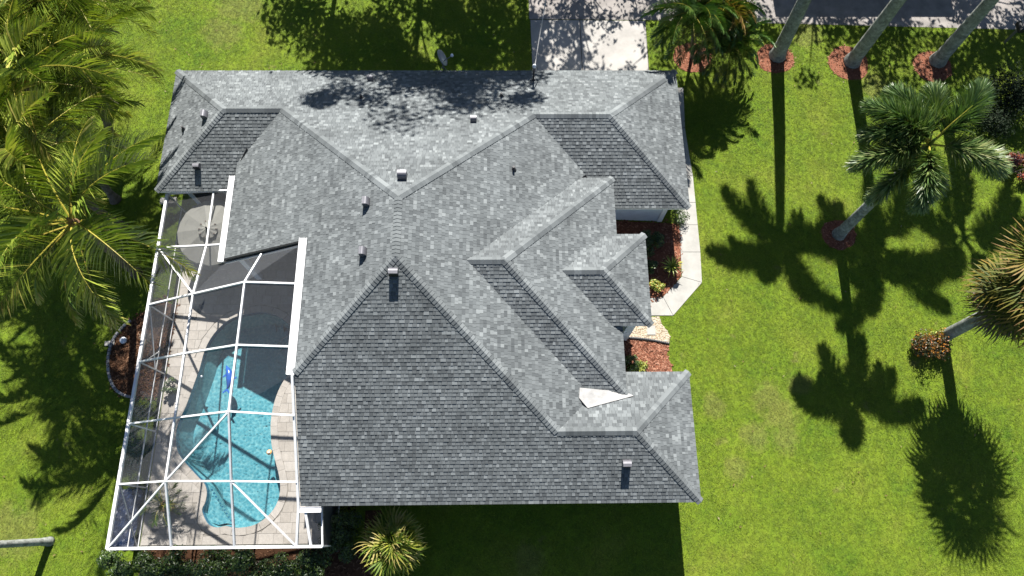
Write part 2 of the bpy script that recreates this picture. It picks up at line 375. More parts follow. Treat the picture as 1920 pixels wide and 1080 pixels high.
# ------------------------------------------------------------------ mulch beds
def chips(name, poly, n, mat, parent, size=.06, seed=0, z=.03):
    rng = random.Random(seed); b = MB()
    xs = [p[0] for p in poly]; ys = [p[1] for p in poly]
    pts = np.array([(rng.uniform(min(xs)-.15, max(xs)+.15), rng.uniform(min(ys)-.15, max(ys)+.15)) for _ in range(n*3)])
    cx, cy = np.mean(np.array(poly), axis=0); big = [(cx+(px_-cx)*1.09, cy+(py_-cy)*1.09) for px_, py_ in poly]
    pts = pts[inside(pts, poly) | (inside(pts, big) & (np.arange(len(pts)) % 3 == 0))][:n]
    for x, y in pts:
        a = rng.uniform(0, math.pi); l = size*rng.uniform(.6, 1.6); w_ = l*rng.uniform(.2, .45); t = rng.uniform(-.5, .5)
        b.box((x, y, z+rng.uniform(0, .02)), (l, w_, .012), a, rng.random(), 0, t)
    o = b.build(name, mat, parent); o['kind'] = 'stuff'; return o
def bed(poly, mat, n, seed, z=.02, size=.06):
    b = MB(); b.prism(poly, -.02, z, .35); o = b.build('mulch_bed', mat, kind='structure')
    chips('mulch_chips', poly, n, mat, o, size, seed, z+.004); return o
mulch_polys = []
def ring(cx, cy, rx, ry, seed):
    rng = random.Random(seed); c = P(cx, cy); ex = abs(P(cx+rx, cy).x-c.x); ey = abs(P(cx, cy+ry).y-c.y)
    poly = [(c.x+ex*math.cos(a)*rng.uniform(.94, 1.05), c.y+ey*math.sin(a)*rng.uniform(.94, 1.05)) for a in [2*math.pi*k/22 for k in range(22)]]
    bed(poly, M['mulch_red'], 420, seed); mulch_polys.append(poly)
for k, a in enumerate(((1298,108,37,28),(1453,110,36,28),(1591,118,37,33),(1748,125,37,29),(1572,440,32,28))): ring(*a, 11+k)
redbed = P2([(1160,634),(1172,634),(1205,640),(1253,646),(1250,665),(1258,684),(1262,705),(1160,705)])
bed(redbed, M['mulch_red'], 1300, 31, .03, .08); mulch_polys.append(redbed)
entrybed = P2([(1140,414),(1273,420),(1276,473),(1277,518),(1243,556),(1205,576),(1140,560)])
bed(entrybed, M['mulch_red'], 1500, 32, .03, .08); mulch_polys.append(entrybed)
hedgebed = [(-14.4, -.5), (-5.6, -.5), (-5.6, .9), (-4.9, .9), (-4.9, -2.4), (-14.4, -2.4)]
bed(hedgebed, M['mulch_brown'], 1500, 34, .02, .09); mulch_polys.append(hedgebed)
leftbed = [P2([(x, y)])[0] for x, y in ((246,602),(228,618),(212,640),(205,665),(205,695),(212,722),(228,739),(246,744),(262,744),(300,744),(312,690),(322,640),(332,575),(300,560),(270,585))]
bed(leftbed, M['mulch_brown'], 2600, 33, .03, .09); mulch_polys.append(leftbed)
gravel_poly = P2([(1160,600),(1216,595),(1236,594),(1240,607),(1250,620),(1257,631),(1253,644),(1205,639),(1160,632)])
b = MB(); b.prism(gravel_poly, -.02, .02, .4); gb = b.build('gravel_bed', M['pebble'], kind='structure'); mulch_polys.append(gravel_poly)
rng = random.Random(5); b = MB()
pts = np.array([(rng.uniform(5.0, 9.5), rng.uniform(7, 10.2)) for _ in range(9000)]); pts = pts[inside(pts, gravel_poly)]
for x, y in pts[:2600]:
    r = rng.uniform(.018, .045); h = r*rng.uniform(.5, .8)
    b.mesh([(x+r, y, .02), (x, y+r*.8, .02), (x-r, y, .02), (x, y-r*.8, .02), (x, y, .02+h)], [(0,1,4),(1,2,4),(2,3,4),(3,0,4)], rng.random())
b.build('pebbles', M['pebble'], gb, kind='stuff')
st = P2([(1213,611),(1228,611),(1229,628),(1213,628)]); b = MB(); b.prism(st, 0, .055)
tag(b.build('stepping_stone', M['walk']), 'square pale stepping stone lying in the cream pebbles', 'paver')
ed = thing('bed_edging', 'dark scalloped plastic edging between cream pebbles and red mulch', 'garden edging')
for k in range(24):
    t = k/23; u = 1171+82*t; v = 633.5+11*t-2*math.sin(math.pi*t); p = P(u, v)
    b = MB(); b.lathe([(.0, .12), (.05, .11), (.055, 0)], (p.x, p.y, 0), 8); b.build('edging_piece', M['black'], ed)
ed = thing('bed_border', 'curved border of pale blocks round the brown mulch bed by the pool screen', 'garden edging')
bp = [P(x, y) for x, y in ((247,601),(238,608),(228,618),(219,629),(212,641),(208,653),(205,667),(204,682),(205,697),(208,711),(213,723),(220,733),(229,739),(238,743),(247,745),(256,745))]
for k in range(len(bp)-1):
    for h in range(2):
        a = bp[k].lerp(bp[k+1], h/2+.04); c = bp[k].lerp(bp[k+1], h/2+.46); d = c-a
        b = MB(); b.box((a+c)/2+Vector((0, 0, .05)), (d.length, .11, .13), math.atan2(d.y, d.x), random.Random(k*2+h).random()); b.build('block', M['edgestone'], ed)

# ------------------------------------------------------------------ house
PITCH = .5058
ZW = 2.62
house = thing('house', 'large single storey house with grey shingled hip roof and many gables', 'house')
COURSE = .143/math.sqrt(1+PITCH**2)
class Plane:
    def __init__(s, name, axis, e, sg, z0, pieces):  # axis 0: eave at x=e, 1: eave at y=e; sg = uphill sign
        s.name, s.axis, s.e, s.sg, s.z0, s.pieces = name, axis, e, sg, z0, [ccw(q) for q in pieces]
    def z(s, x, y): return s.z0+PITCH*s.sg*((x, y)[s.axis]-s.e)
    def xy(s, u, v):                                  # u along the eave, v plan distance uphill
        return (s.e+s.sg*v, u) if s.axis == 0 else (u, s.e+s.sg*v)
    def uv(s, x, y): return (y, s.sg*(x-s.e)) if s.axis == 0 else (x, s.sg*(y-s.e))
    def normal(s):
        n = [0, 0, 1.0]; n[s.axis] = -PITCH*s.sg; return Vector(n).normalized()
A_, B_, C_, D_ = (-14.92, 20.28), (8.2, 20.28), (-11.84, 17.2), (-9.32, 17.2)
SWA, SEB, C2, D2 = (-14.92, 14.12), (8.2, 13.23), (4.68, 16.76), (1.41, 16.76)
E_, F_ = (-3.73, 11.61), (-3.73, 9.25)
N1, N2, N3, N4, VW = (-11.34, 10.74), (-7.46, 10.74), (-7.46, 5.52), (-7.46, 1.01), (-11.34, 15.19)
S1, S2, R3, R3B = (7.42, 1.01), (7.42, 5.93), (4.96, 3.47), (2.04, 3.47)
G1A, G1B, G1R, G1Q = (4.8, 14.27), (4.8, 4.93), (.13, 9.6), (-1.24, 9.6)
G2A, G2B, G2R, G2Q = (5.93, 11.54), (5.93, 7.66), (4.0, 9.6), (2.4, 9.6)
PL = dict(
 N=Plane('N', 1, 20.28, -1, 2.7, [[A_, C_, D_, (-5, 20.28)], [(-5, 20.28), D_, E_], [(-5, 20.28), E_, D2], [(-5, 20.28), D2, C2, B_]]),
 NWW=Plane('NWW', 0, -14.92, 1, 2.7, [[A_, C_, SWA]]),
 NWS=Plane('NWS', 1, 14.12, 1, 2.7, [[C_, SWA, (-11.2, 14.12), (-11.2, 17.2)], [(-11.2, 15.33), D_, (-11.2, 17.2)]]),
 EE=Plane('EE', 0, 8.2, -1, 2.7, [[B_, C2, SEB]]),
 ES=Plane('ES', 1, 13.23, 1, 2.7, [[D2, C2, SEB, (4.93, 13.23)]]),
 W=Plane('W', 0, -11.34, 1, 3.24, [[D_, VW, N1, (-3.73, 10.74), E_], [N2, N3, F_, (-3.73, 10.74)]]),
 ME=Plane('ME', 0, 4.93, -1, 2.7, [[(-3.73, 9.6), G1Q, (3.66, 14.5), D2, E_], [(-3.73, 9.6), F_, R3B, (3.465, 4.895), G1Q]]),
 S=Plane('S', 1, 1.01, 1, 2.92, [[N4, (2.04, 1.01), R3B, F_, N3], [(2.04, 1.01), S1, R3, R3B]]),
 G1N=Plane('G1N', 1, 14.27, -1, 3.46, [[G1Q, G1R, G1A, (3.43, 14.27)]]),
 G1E=Plane('G1E', 0, 4.8, -1, 3.46, [[G1R, G1A, G1B]]),
 G1S=Plane('G1S', 1, 4.93, 1, 3.46, [[G1Q, G1R, G1B, (3.43, 4.93)]]),
 G2N=Plane('G2N', 1, 11.54, -1, 3.69, [[G2Q, G2R, G2A, (4.34, 11.54)]]),
 G2E=Plane('G2E', 0, 5.93, -1, 3.69, [[G2R, G2A, G2B]]),
 G2S=Plane('G2S', 1, 7.66, 1, 3.69, [[G2Q, G2R, G2B, (4.34, 7.66)]]),
 G3N=Plane('G3N', 1, 5.93, -1, 2.92, [[R3B, R3, S2, (4.49, 5.93)]]),
 G3E=Plane('G3E', 0, 7.42, -1, 2.92, [[R3, S2, S1]]),
)
def z3(pl, p): return Vector((p[0], p[1], PL[pl].z(*p)))
CAMP = Vector((0, 0, CAM_H))
rng = random.Random(7)
slopes = {}; whole = []; fields = {}
def tone_noise(x, y, s): return .5+.25*math.sin(x*1.7+s)*math.sin(y*2.1+s*2)+.25*math.sin(x*.6-y*.8+s)
for key, pl in PL.items():
    b = MB()
    for poly in pl.pieces:
        top = [(x, y, pl.z(x, y)-.004) for x, y in poly]; bot = [(x, y, pl.z(x, y)-.05) for x, y in poly]; n = len(poly)
        b.mesh(top+bot, [tuple(range(n)), tuple(range(n, 2*n))[::-1]]+[(i, n+i, n+(i+1)%n, (i+1)%n) for i in range(n)])
    slopes[key] = b.build('roof_slope', M['underlay'], house)
    fb = MB(); fields[key] = fb
    uvp = [[pl.uv(x, y) for x, y in poly] for poly in pl.pieces]
    umin = min(u for q in uvp for u, v in q); umax = max(u for q in uvp for u, v in q); vmax = max(v for q in uvp for u, v in q)
    row = 0; v0 = -.025
    while v0 < vmax:
        v1 = v0+COURSE; u = umin-rng.uniform(0, .3); raised = False; run = rng.random()
        while u < umax:
            wd = rng.choice((.10, .12, .13, .15, .16, .18, .21)); raised = not raised if rng.random() < .85 else raised
            if rng.random() < .30: run = rng.random()
            tn = min(1, max(0, rng.gauss(.40+.12*raised, .21)+.22*(run-.5)))
            t = (.021 if raised else .012)+rng.uniform(0, .003); g = .009
            rect = [(u+g/2, v0), (u+wd-g/2, v0), (u+wd-g/2, v1+.012), (u+g/2, v1+.012)]
            for poly in pl.pieces:
                rxy = [pl.xy(a, c) for a, c in rect]
                if area(rxy) < 0: rxy = rxy[::-1]
                cv = [(x, y) for x, y in poly]
                if min(pl.uv(x, y)[1] for x, y in poly) < .001:      # let the first course hang over the eave
                    off = -.03*pl.sg; cv = [((x+off if pl.axis == 0 else x), (y+off if pl.axis == 1 else y)) if abs(pl.uv(x, y)[1]) < .001 else (x, y) for x, y in poly]
                cl = clip_convex(rxy, cv)
                if len(cl) < 3 or area(cl) < .002: continue
                full = abs(area(cl)-abs(area(rxy))) < 1e-6
                if full: whole.append(((z3(key, cl[0])-CAMP).length, key, u, wd, v0, t, tn))
                fb.__dict__.setdefault('items', []).append((cl, t, tn, v0, full, u))
            u += wd
        v0 = v1; row += 1
whole.sort(); singles = {(k, u, v0) for d, k, u, wd, v0, t, tn in whole[:300]}
def add_tab(fb, pl, cl, t, tn, v0):
    n = len(cl); top = []
    for x, y in cl:
        f = max(0, min(1, (pl.uv(x, y)[1]-v0)/COURSE)); top.append((x, y, pl.z(x, y)+t*(1-f)+.003))
    bot = [(x, y, pl.z(x, y)-.002) for x, y in cl]
    fb.mesh(top+bot, [tuple(range(n))]+[(i, n+i, n+(i+1)%n, (i+1)%n) for i in range(n)], tn)
for key, fb in fields.items():
    for cl, t, tn, v0, full, u in fb.__dict__.get('items', []):
        if full and (key, u, v0) in singles: continue
        add_tab(fb, PL[key], cl, t, tn, v0)
    fb.build('shingle_field', M['shingle'], slopes[key], kind='stuff')
tabm = {}
for d, key, u, wd, v0, t, tn in whole[:300]:
    k = (round(tn*8)/8, round(t, 2)); pl = PL[key]
    if k not in tabm:
        b = MB(); th = k[1] if k[1] > 0 else .01; e = COURSE+.012
        V = [(0, 0, th+.003), (1, 0, th+.003), (1, e, .003+PITCH*e), (0, e, .003+PITCH*e), (0, 0, -.002), (1, 0, -.002), (1, e, PITCH*e-.002), (0, e, PITCH*e-.002)]
        b.mesh(V, [(0,1,2,3),(0,4,5,1),(1,5,6,2),(2,6,7,3),(3,7,4,0)], k[0]); tabm[k] = make_mesh(b, 'shingle', M['shingle'])
    o = link('shingle', tabm[k], slopes[key])
    ux = pl.xy(1, 0); ux = Vector((ux[0]-pl.xy(0, 0)[0], ux[1]-pl.xy(0, 0)[1], 0)); vx = Vector((pl.xy(0, 1)[0]-pl.xy(0, 0)[0], pl.xy(0, 1)[1]-pl.xy(0, 0)[1], 0))
    p = pl.xy(u+.0045, v0); W_ = wd-.009
    o.matrix_local = Matrix(((ux.x*W_, vx.x, 0, p[0]), (ux.y*W_, vx.y, 0, p[1]), (0, 0, 1, pl.z(*p)), (0, 0, 0, 1)))

# ridge and hip caps
caps = []
def cap_line(lo, hi, k1, k2):
    """lo -> hi: caps laid from the low end up; k1, k2 the two slopes that meet"""
    a = Vector((lo[0], lo[1], PL[k1].z(*lo))); c = Vector((hi[0], hi[1], PL[k1].z(*hi)))
    d = (c-a).normalized(); L = (c-a).length; sides = []
    for k, o in ((k1, k2), (k2, k1)):
        s = d.cross(PL[k].normal()).normalized()
        if s.dot(PL[o].normal()) > 0: s = -s      # away from the other slope's outward side
        sides.append(s)
    up = (PL[k1].normal()+PL[k2].normal()).normalized()
    n = int(L/.143); ex = L/n; run = rng.random()
    protos = {}
    for i in range(n):
        if rng.random() < .45: run = rng.random()
        tn = round(min(1, .14+.62*run+.15*rng.random())*7)/7
        caps.append(((a+d*ex*i-CAMP).length, a+d*ex*i, d, ex, sides, up, tn, protos))
def cap_mesh(b, o, d, ex, sides, up, tn):
    hw = .168; V = []
    for s_, lift in ((-.012, .042), (ex+.03, .018)):
        for q in (sides[0]*hw, up*.012, sides[1]*hw): V.append(o+d*s_+q+up*lift)
    for q in (sides[0]*hw, up*.012, sides[1]*hw): V.append(o+d*-.012+q)
    for q in (sides[0]*hw, sides[1]*hw): V.append(o+d*(ex+.03)+q)
    b.mesh(V, [(0,1,4,3),(1,2,5,4),(6,7,1,0),(7,8,2,1),(6,0,3,9),(2,8,10,5)], tn)
for a in ((A_, C_, 'N', 'NWW'), (SWA, C_, 'NWW', 'NWS'), (C_, D_, 'N', 'NWS'), (D_, E_, 'N', 'W'), (F_, E_, 'W', 'ME'), (N3, F_, 'W', 'S'), (D2, E_, 'N', 'ME'),
          (D2, C2, 'N', 'ES'), (B_, C2, 'N', 'EE'), (SEB, C2, 'EE', 'ES'), (R3B, F_, 'ME', 'S'), (R3, R3B, 'S', 'G3N'), (S1, R3, 'S', 'G3E'), (S2, R3, 'G3N', 'G3E'),
          (G1R, G1Q, 'G1N', 'G1S'), (G1A, G1R, 'G1N', 'G1E'), (G1B, G1R, 'G1E', 'G1S'), (G2R, G2Q, 'G2N', 'G2S'), (G2A, G2R, 'G2N', 'G2E'), (G2B, G2R, 'G2E', 'G2S')): cap_line(*a)
caps.sort(key=lambda c: c[0]); b = MB()
for i, (dist, o, d, ex, sides, up, tn, protos) in enumerate(caps):
    if i < 300:
        if tn not in protos:
            pb = MB(); cap_mesh(pb, Vector((0, 0, 0)), d, ex, sides, up, tn); protos[tn] = make_mesh(pb, 'ridge_cap', M['shingle'])
        link('ridge_cap', protos[tn], house, None, o)
    else: cap_mesh(b, o, d, ex, sides, up, tn)
b.build('ridge_cap_run', M['shingle'], house, kind='stuff')

# fascia boards, gutters, flashing
def fascia(p, q, z, z2=None, mat='fascia', h=.17, w=.03, name='fascia'):
    b = MB(); b.bar((p[0], p[1], z-.05-h/2), (q[0], q[1], (z if z2 is None else z2)-.05-h/2), w, h); return b.build(name, M[mat], house)
for p, q, z, z2 in (((-14.9, 20.25), (8.18, 20.25), 2.7, None), ((-14.89, 20.23), (-14.89, 14.15), 2.7, None), ((-14.9, 14.15), (-11.4, 14.15), 2.7, None), ((8.17, 20.25), (8.17, 13.26), 2.7, None),
                    ((8.18, 13.26), (4.3, 13.26), 2.7, None), ((4.77, 14.2), (4.77, 4.96), 3.46, None), ((4.77, 14.24), (3.5, 14.24), 3.46, None), ((5.9, 11.5), (5.9, 7.7), 3.69, None),
                    ((5.9, 11.51), (4.4, 11.51), 3.69, None), ((5.9, 7.69), (4.4, 7.69), 3.69, None), ((7.39, 5.9), (7.39, 1.05), 2.92, None), ((7.4, 5.9), (4.5, 5.9), 2.92, None), ((-7.4, 1.04), (7.4, 1.04), 2.92, None),
                    ((-7.43, 5.5), (-7.43, 1.03), 5.2, 2.95)): fascia(p, q, z, z2)
def gutter(p, q, z, w, name='gutter'):
    p, q = Vector((*p, z)), Vector((*q, z)); d = (q-p).normalized(); s = Vector((0, 0, 1)).cross(d)
    prof = [(-w/2, 0), (-w/2, -.13), (w/2, -.13), (w/2, 0), (w/2-.02, 0), (w/2-.02, -.035), (-w/2+.02, -.035), (-w/2+.02, 0)]
    b = MB(); V = [r+s*a+Vector((0, 0, c)) for r in (p, q) for a, c in prof]; n = len(prof)
    b.mesh(V, [(i, (i+1)%n, n+(i+1)%n, n+i) for i in range(n)]+[tuple(range(n))[::-1], tuple(range(n, 2*n))])
    return b.build(name, M['white'], house)
gutter((-7.62, 5.45), (-7.62, 10.8), 5.22, .30)
gutter((-11.50, 10.6), (-11.50, 14.55), 3.26, .24)
gutter((-7.55, .86), (-6.7, .86), 2.94, .2)
b = MB(); b.bar((-11.36, 10.70, 3.12), (-7.5, 10.70, 5.08), .05, .2); b.build('rake_board', M['black'], house)
b = MB(); b.bar((-11.36, 10.62, 3.02), (-7.5, 10.62, 4.98), .05, .08); b.build('rake_trim', M['white'], house)
# dark rolled flashing where the lower wing meets the porch roof
p0 = [(-10.9, 15.7), (-11.05, 15.45), (-11.2, 15.2), (-11.32, 14.95), (-11.38, 14.7)]
b = MB(); b.tube([(x, y, PL['NWS'].z(x, y)+.05) for x, y in p0], .035, 6); b.build('flashing', M['black'], house)
# white membrane filling the dead valley
mp = [(1087,727),(1086,746),(1102,765),(1140,755),(1188,742),(1174,735)]
def roofz(x, y): return max(PL[k].z(x, y) for k in ('G3N',))
V = []
for u, v in mp:
    z = 3.6
    for _ in range(20):
        p = P(u, v, z); z = max(PL['G3N'].z(p.x, p.y), PL['ME'].z(p.x, p.y))+.05
        if v < 740 and u > 1100: z = max(z, 3.45)
    V.append(P(u, v, z))
b = MB(); c = sum(V, Vector())/len(V); n = len(V)
b.mesh([*V, c+Vector((0, 0, -.01)), *[q-Vector((0, 0, .12)) for q in V]], [(i, (i+1)%n, n) for i in range(n)]+[(i, n+1+i, n+1+(i+1)%n, (i+1)%n) for i in range(n)])
b.build('valley_membrane', M['membrane'], house)

# walls
def wall(poly, z0, z1):
    b = MB(); b.prism(poly, z0, z1); return b.build('wall', M['wall'], house)
wall([(-14.3, 14.75), (7.6, 13.82), (7.6, 19.7), (-14.3, 19.7)], 0, 2.62)
wall([(-6.9, 1.62), (6.85, 1.62), (6.85, 5.3), (4.2, 5.3), (4.2, 13.81), (-6.9, 14.4)], 0, 2.6)
b = MB(); y0, y1 = 1.65, 10.4      # tall wall behind the pool, topped by the roof slope
ys = [y0+.05, 5.5, 10.4]
V = [(-6.95, y, 0) for y in ys]+[(-6.95, ys[0], 3.1), (-6.95, 5.5, 5.05), (-6.95, 10.4, 5.05)]
V += [(-6.75, y, z) for _, y, z in V]
b.mesh(V, [(0,3,4,1),(1,4,5,2),(6,7,10,9),(7,8,11,10),(2,5,11,8),(0,6,9,3)]); b.build('wall', M['wall'], house)
b = MB(); b.box((5.4, 9.6, 1.75), (.35, 3.2, 3.5)); b.build('porch_wall', M['wall'], house)
b = MB(); b.box((7.50, 13.83, 1.25), (.22, .08, 2.5)); b.build('corner_trim', M['fascia'], house)
for y in (11.1, 14.2):
    b = MB(); b.box((-11.0, y, 1.5), (.25, .25, 3.0)); b.build('porch_column', M['fascia'], house)
for x in (-13.2, -9.5):
    f = MB(); f.box((x, 14.64, 1.15), (1.6, .06, 2.1)); fo = f.build('window', M['fascia'], house)
    f = MB(); f.box((x, 14.60, 1.15), (1.4, .04, 1.9)); f.build('pane', M['black'], fo)

# roof vents
def slope_pt(key, u, v):
    lo, hi = 1., 9.; pl = PL[key]
    for _ in range(50):
        m_ = (lo+hi)/2; p = P(u, v, m_)
        if pl.z(p.x, p.y) > m_: lo = m_
        else: hi = m_
    return P(u, v, lo)
def hood_vent(key, u, v, s=1.0):
    p = slope_pt(key, u, v); pl = PL[key]
    a = -pl.sg*math.pi/2 if pl.axis == 1 else (math.pi if pl.sg > 0 else 0)
    o = bpy.data.objects.new('roof_vent', None); COL.objects.link(o); o.parent = house; o.location = p; o.rotation_euler = (0, 0, a); o.empty_display_size = .2
    w_, d, h = .30*s, .27*s, .30*s; n = 7
    prof = [(-d/2, -.12)]+[(-d/2+d*.62*(1-math.cos(math.pi/2*i/n)), h*math.sin(math.pi/2*i/n)) for i in range(n+1)]+[(d/2, h*.96), (d/2, h*.72)]
    k = len(prof); V = [(x, y, z) for y in (-w_/2, w_/2) for x, z in prof]+[(d/2, -w_/2, -.15), (d/2, w_/2, -.15)]
    F = [(i, i+1, k+i+1, k+i) for i in range(k-1)]+[(2*k,)+tuple(range(k-1, -1, -1)), tuple(range(k, 2*k))+(2*k+1,)]
    b = MB(); b.mesh(V, F); b.build('hood', M['vent'], o)
    b = MB(); b.box((d/2-.02, 0, h*.3), (.03, w_*.92, h*.8)); b.build('grille', M['black'], o)
    return o
def pipe_vent(key, u, v, h=.3, r=.05):
    p = slope_pt(key, u, v); b = MB(); b.tube([p-Vector((0, 0, .1)), p+Vector((0, 0, h))], r, 10)
    b.lathe([(r*2.4, .0), (r*1.9, .06), (r*1.02, .12)], (p.x, p.y, p.z-.02), 10); b.build('vent_pipe', M['dark_vent'], house)
for k, u, v, s in (('NWW', 386, 218, 1), ('NWS', 371, 313, .9), ('N', 695, 150, .85), ('N', 888, 227, .85), ('N', 755, 333, 1.15), ('W', 688, 381, 1), ('W', 682, 474, 1), ('S', 739, 511, 1.1), ('S', 1174, 869, 1.05)): hood_vent(k, u, v, s)
for k, u, v, h in (('NWW', 345, 243, .25), ('N', 678, 184, .25), ('N', 940, 181, .25), ('ME', 963, 318, .25)): pipe_vent(k, u, v, h)

# satellite dish at the north eave
p = slope_pt('N', 832, 134)
d = thing('satellite_dish', 'grey oval satellite dish mounted at the top edge of the roof', 'satellite dish', p)
b = MB(); b.tube([(0, 0, -.03), (0, .02, .35), (-.05, .12, .62)], .025, 8); b.tube([(.3, -.25, .1), (0, .02, .4)], .012, 6); b.tube([(-.3, -.2, .1), (0, .02, .4)], .012, 6); b.build('mast', M['steel'], d)
b = MB(); nrm = Vector((.62, .05, .32)).normalized(); q = nrm.to_track_quat('Z', 'Y'); n = 20
V = [Vector((0, 0, 0))]; F = []
for i in range(1, 6):
    for j in range(n):
        w_ = 2*math.pi*j/n; r_ = i/5; V.append(Vector((.36*r_*math.cos(w_), .42*r_*math.sin(w_), .10*r_*r_)))
for j in range(n): F.append((0, 1+j, 1+(j+1)%n))
for i in range(4):
    for j in range(n): F.append((1+i*n+j, 1+(i+1)*n+j, 1+(i+1)*n+(j+1)%n, 1+i*n+(j+1)%n))
V2 = [q @ v + Vector((-.08, .18, .72)) for v in V]; V3 = [v-nrm*.02 for v in V2]; m_ = len(V2)
F2 = F+[tuple(m_+i for i in f[::-1]) for f in F]+[(1+4*n+j, m_+1+4*n+j, m_+1+4*n+(j+1)%n, 1+4*n+(j+1)%n) for j in range(n)]
b.mesh(V2+V3, F2); b.build('reflector', M['dish'], d, True)
b = MB(); b.tube([(-.05, .15, .50), (.42, .2, .86)], .018, 6); b.build('feed_arm', M['steel'], d)
b = MB(); b.lathe([(0, .08), (.06, .06), (.075, 0), (.05, -.07), (0, -.08)], (.44, .2, .9), 10); b.build('receiver', M['pale_vinyl'], d, True)
# service mast and power line
p = slope_pt('N', 1000, 151)
d = thing('service_mast', 'dark electric service mast standing on the roof edge above the driveway', 'mast', p)
b = MB(); b.tube([(0, 0, -.1), (0, 0, 1.0)], .04, 8); b.lathe([(.1, -.02), (.08, .06), (.045, .1)], (0, 0, 0), 8); b.build('conduit', M['dark_vent'], d)
b = MB(); b.lathe([(.05, .95), (.085, 1.0), (.08, 1.1), (.03, 1.16), (0, 1.17)], (0, 0, 0), 10); b.build('weatherhead', M['pale_vinyl'], d, True)
b = MB()
for s_ in (-1, 1): b.tube([(.02*s_, .03, 1.02), (.14*s_, .1, .85), (.16*s_, .15, .6), (.06*s_, .2, .55), (.03, .26, .98)], .011, 5)
b.tube([(-.15, -.1, .1), (0, 0, .45)], .012, 5); b.tube([(.17, -.1, .1), (0, 0, .45)], .012, 5); b.build('drip_loop', M['dark_vent'], d)
top = p+Vector((.03, .05, 1.1)); end = P(1032, -60, 6.0); end = top+(end-top)*3
b = MB(); pts = [top.lerp(end, t/16)-Vector((0, 0, .5*math.sin(math.pi*t/16))) for t in range(17)]
b.tube(pts, .018, 5); b.tube([q+Vector((.02*math.cos(i*1.9), .02*math.sin(i*1.9), .015)) for i, q in enumerate(pts)], .012, 4)
tag(b.build('power_line', M['cable']), 'pale twisted power cable running from the roof mast over the driveway', 'cable')


# ------------------------------------------------------------------ pool and deck
pool_px = [(462,590),(490,586),(518,592),(538,606),(553,628),(558,655),(550,690),(532,715),(519,742),(511,772),(508,800),(510,835),(517,865),(524,893),(526,920),(518,948),(500,970),(478,984),(455,989),(437,989),(424,986),(408,989),(393,984),(384,970),(380,955),(386,942),(389,925),(386,910),(378,900),(352,872),(336,850),(331,826),(335,795),(350,762),(366,718),(376,690),(386,655),(402,627),(425,604),(445,594)]
pool = ccw(smooth_closed(P2(pool_px, -.02), 3)); npl = len(pool)
def offset(poly, d):
    n = len(poly); out = []
    for i in range(n):
        a, b_ = np.array(poly[i-1]), np.array(poly[(i+1) % n]); t = (b_-a)/max(1e-9, np.linalg.norm(b_-a)); out.append((poly[i][0]+t[1]*d, poly[i][1]-t[0]*d))
    return out
cop_out = offset(pool, .30)
deck_out = [(-14.55, -.38), (-6.95, -.38), (-6.95, 14.7), (-14.55, 14.7)]
tri = tessellate_polygon([[Vector((x, y, 0)) for x, y in deck_out], [Vector((x, y, 0)) for x, y in pool]])
allp = deck_out+pool; b = MB()
for t in tri:
    q = [allp[i] for i in t]
    if area(q) < 0: q = q[::-1]
    b.face([(x, y, .02) for x, y in q], .3)
deck = b.build('pool_deck', M['deckbase'], kind='structure')
rng = random.Random(21); pav = MB(); made = 0; pv = []
TX, TY = .61, .406
def tile(poly):
    """cut a paver back to the coping"""
    poly = clip_convex(ccw(poly), [(-14.52, -.36), (-6.97, -.36), (-6.97, 14.68), (-14.52, 14.68)])
    if len(poly) < 3: return []
    c = np.mean(np.array(poly), axis=0); d = np.hypot(np.array(cop_out)[:, 0]-c[0], np.array(cop_out)[:, 1]-c[1]); i = int(d.argmin())
    if inside(np.array([c]), cop_out)[0] and d[i] > .36: return []
    if d[i] > .6: return poly
    for k in (i-2, i-1, i, i+1):
        a, e = cop_out[k % npl], cop_out[(k+1) % npl]; L = math.dist(a, e)
        mx_, my_ = (a[0]+e[0])/2, (a[1]+e[1])/2
        if L < 1e-6 or math.hypot(mx_-c[0], my_-c[1]) > .42: continue
        poly = clip_half(poly, a, ((e[1]-a[1])/L, -(e[0]-a[0])/L))
        if len(poly) < 3: return []
    return poly if abs(area(poly)) > .004 else []
y = -.36; r_ = 0
while y < 14.7:
    x = -14.52-(TX*.5 if r_ % 2 else 0)-rng.choice((0, .2))
    while x < -6.97:
        wd = rng.choice((.406, .61, .61)); g = .005
        q = tile([(x+g, y+g), (x+wd-g, y+g), (x+wd-g, y+TY-g), (x+g, y+TY-g)])
        if q: pv.append(q)
        x += wd
    y += TY; r_ += 1
pv.sort(key=lambda q: (sum(p[0] for p in q)/len(q)+0)**2+(sum(p[1] for p in q)/len(q))**2)
vis = [q for q in pv if sum(p[1] for p in q)/len(q) < 11.2 and sum(p[0] for p in q)/len(q) < -7.4]; rest = [q for q in pv if q not in vis]
rest += vis[300:]
for q in vis[:300]:
    b = MB(); b.prism(q, .0, .04+rng.uniform(-.0015, .0015), min(1, max(0, rng.gauss(.5, .24)))); b.build('paver', M['travertine'], deck)
b = MB()
for q in rest: b.prism(q, .0, .04+rng.uniform(-.0015, .0015), min(1, max(0, rng.gauss(.5, .24))))
b.build('paver_field', M['travertine'], deck, kind='stuff')

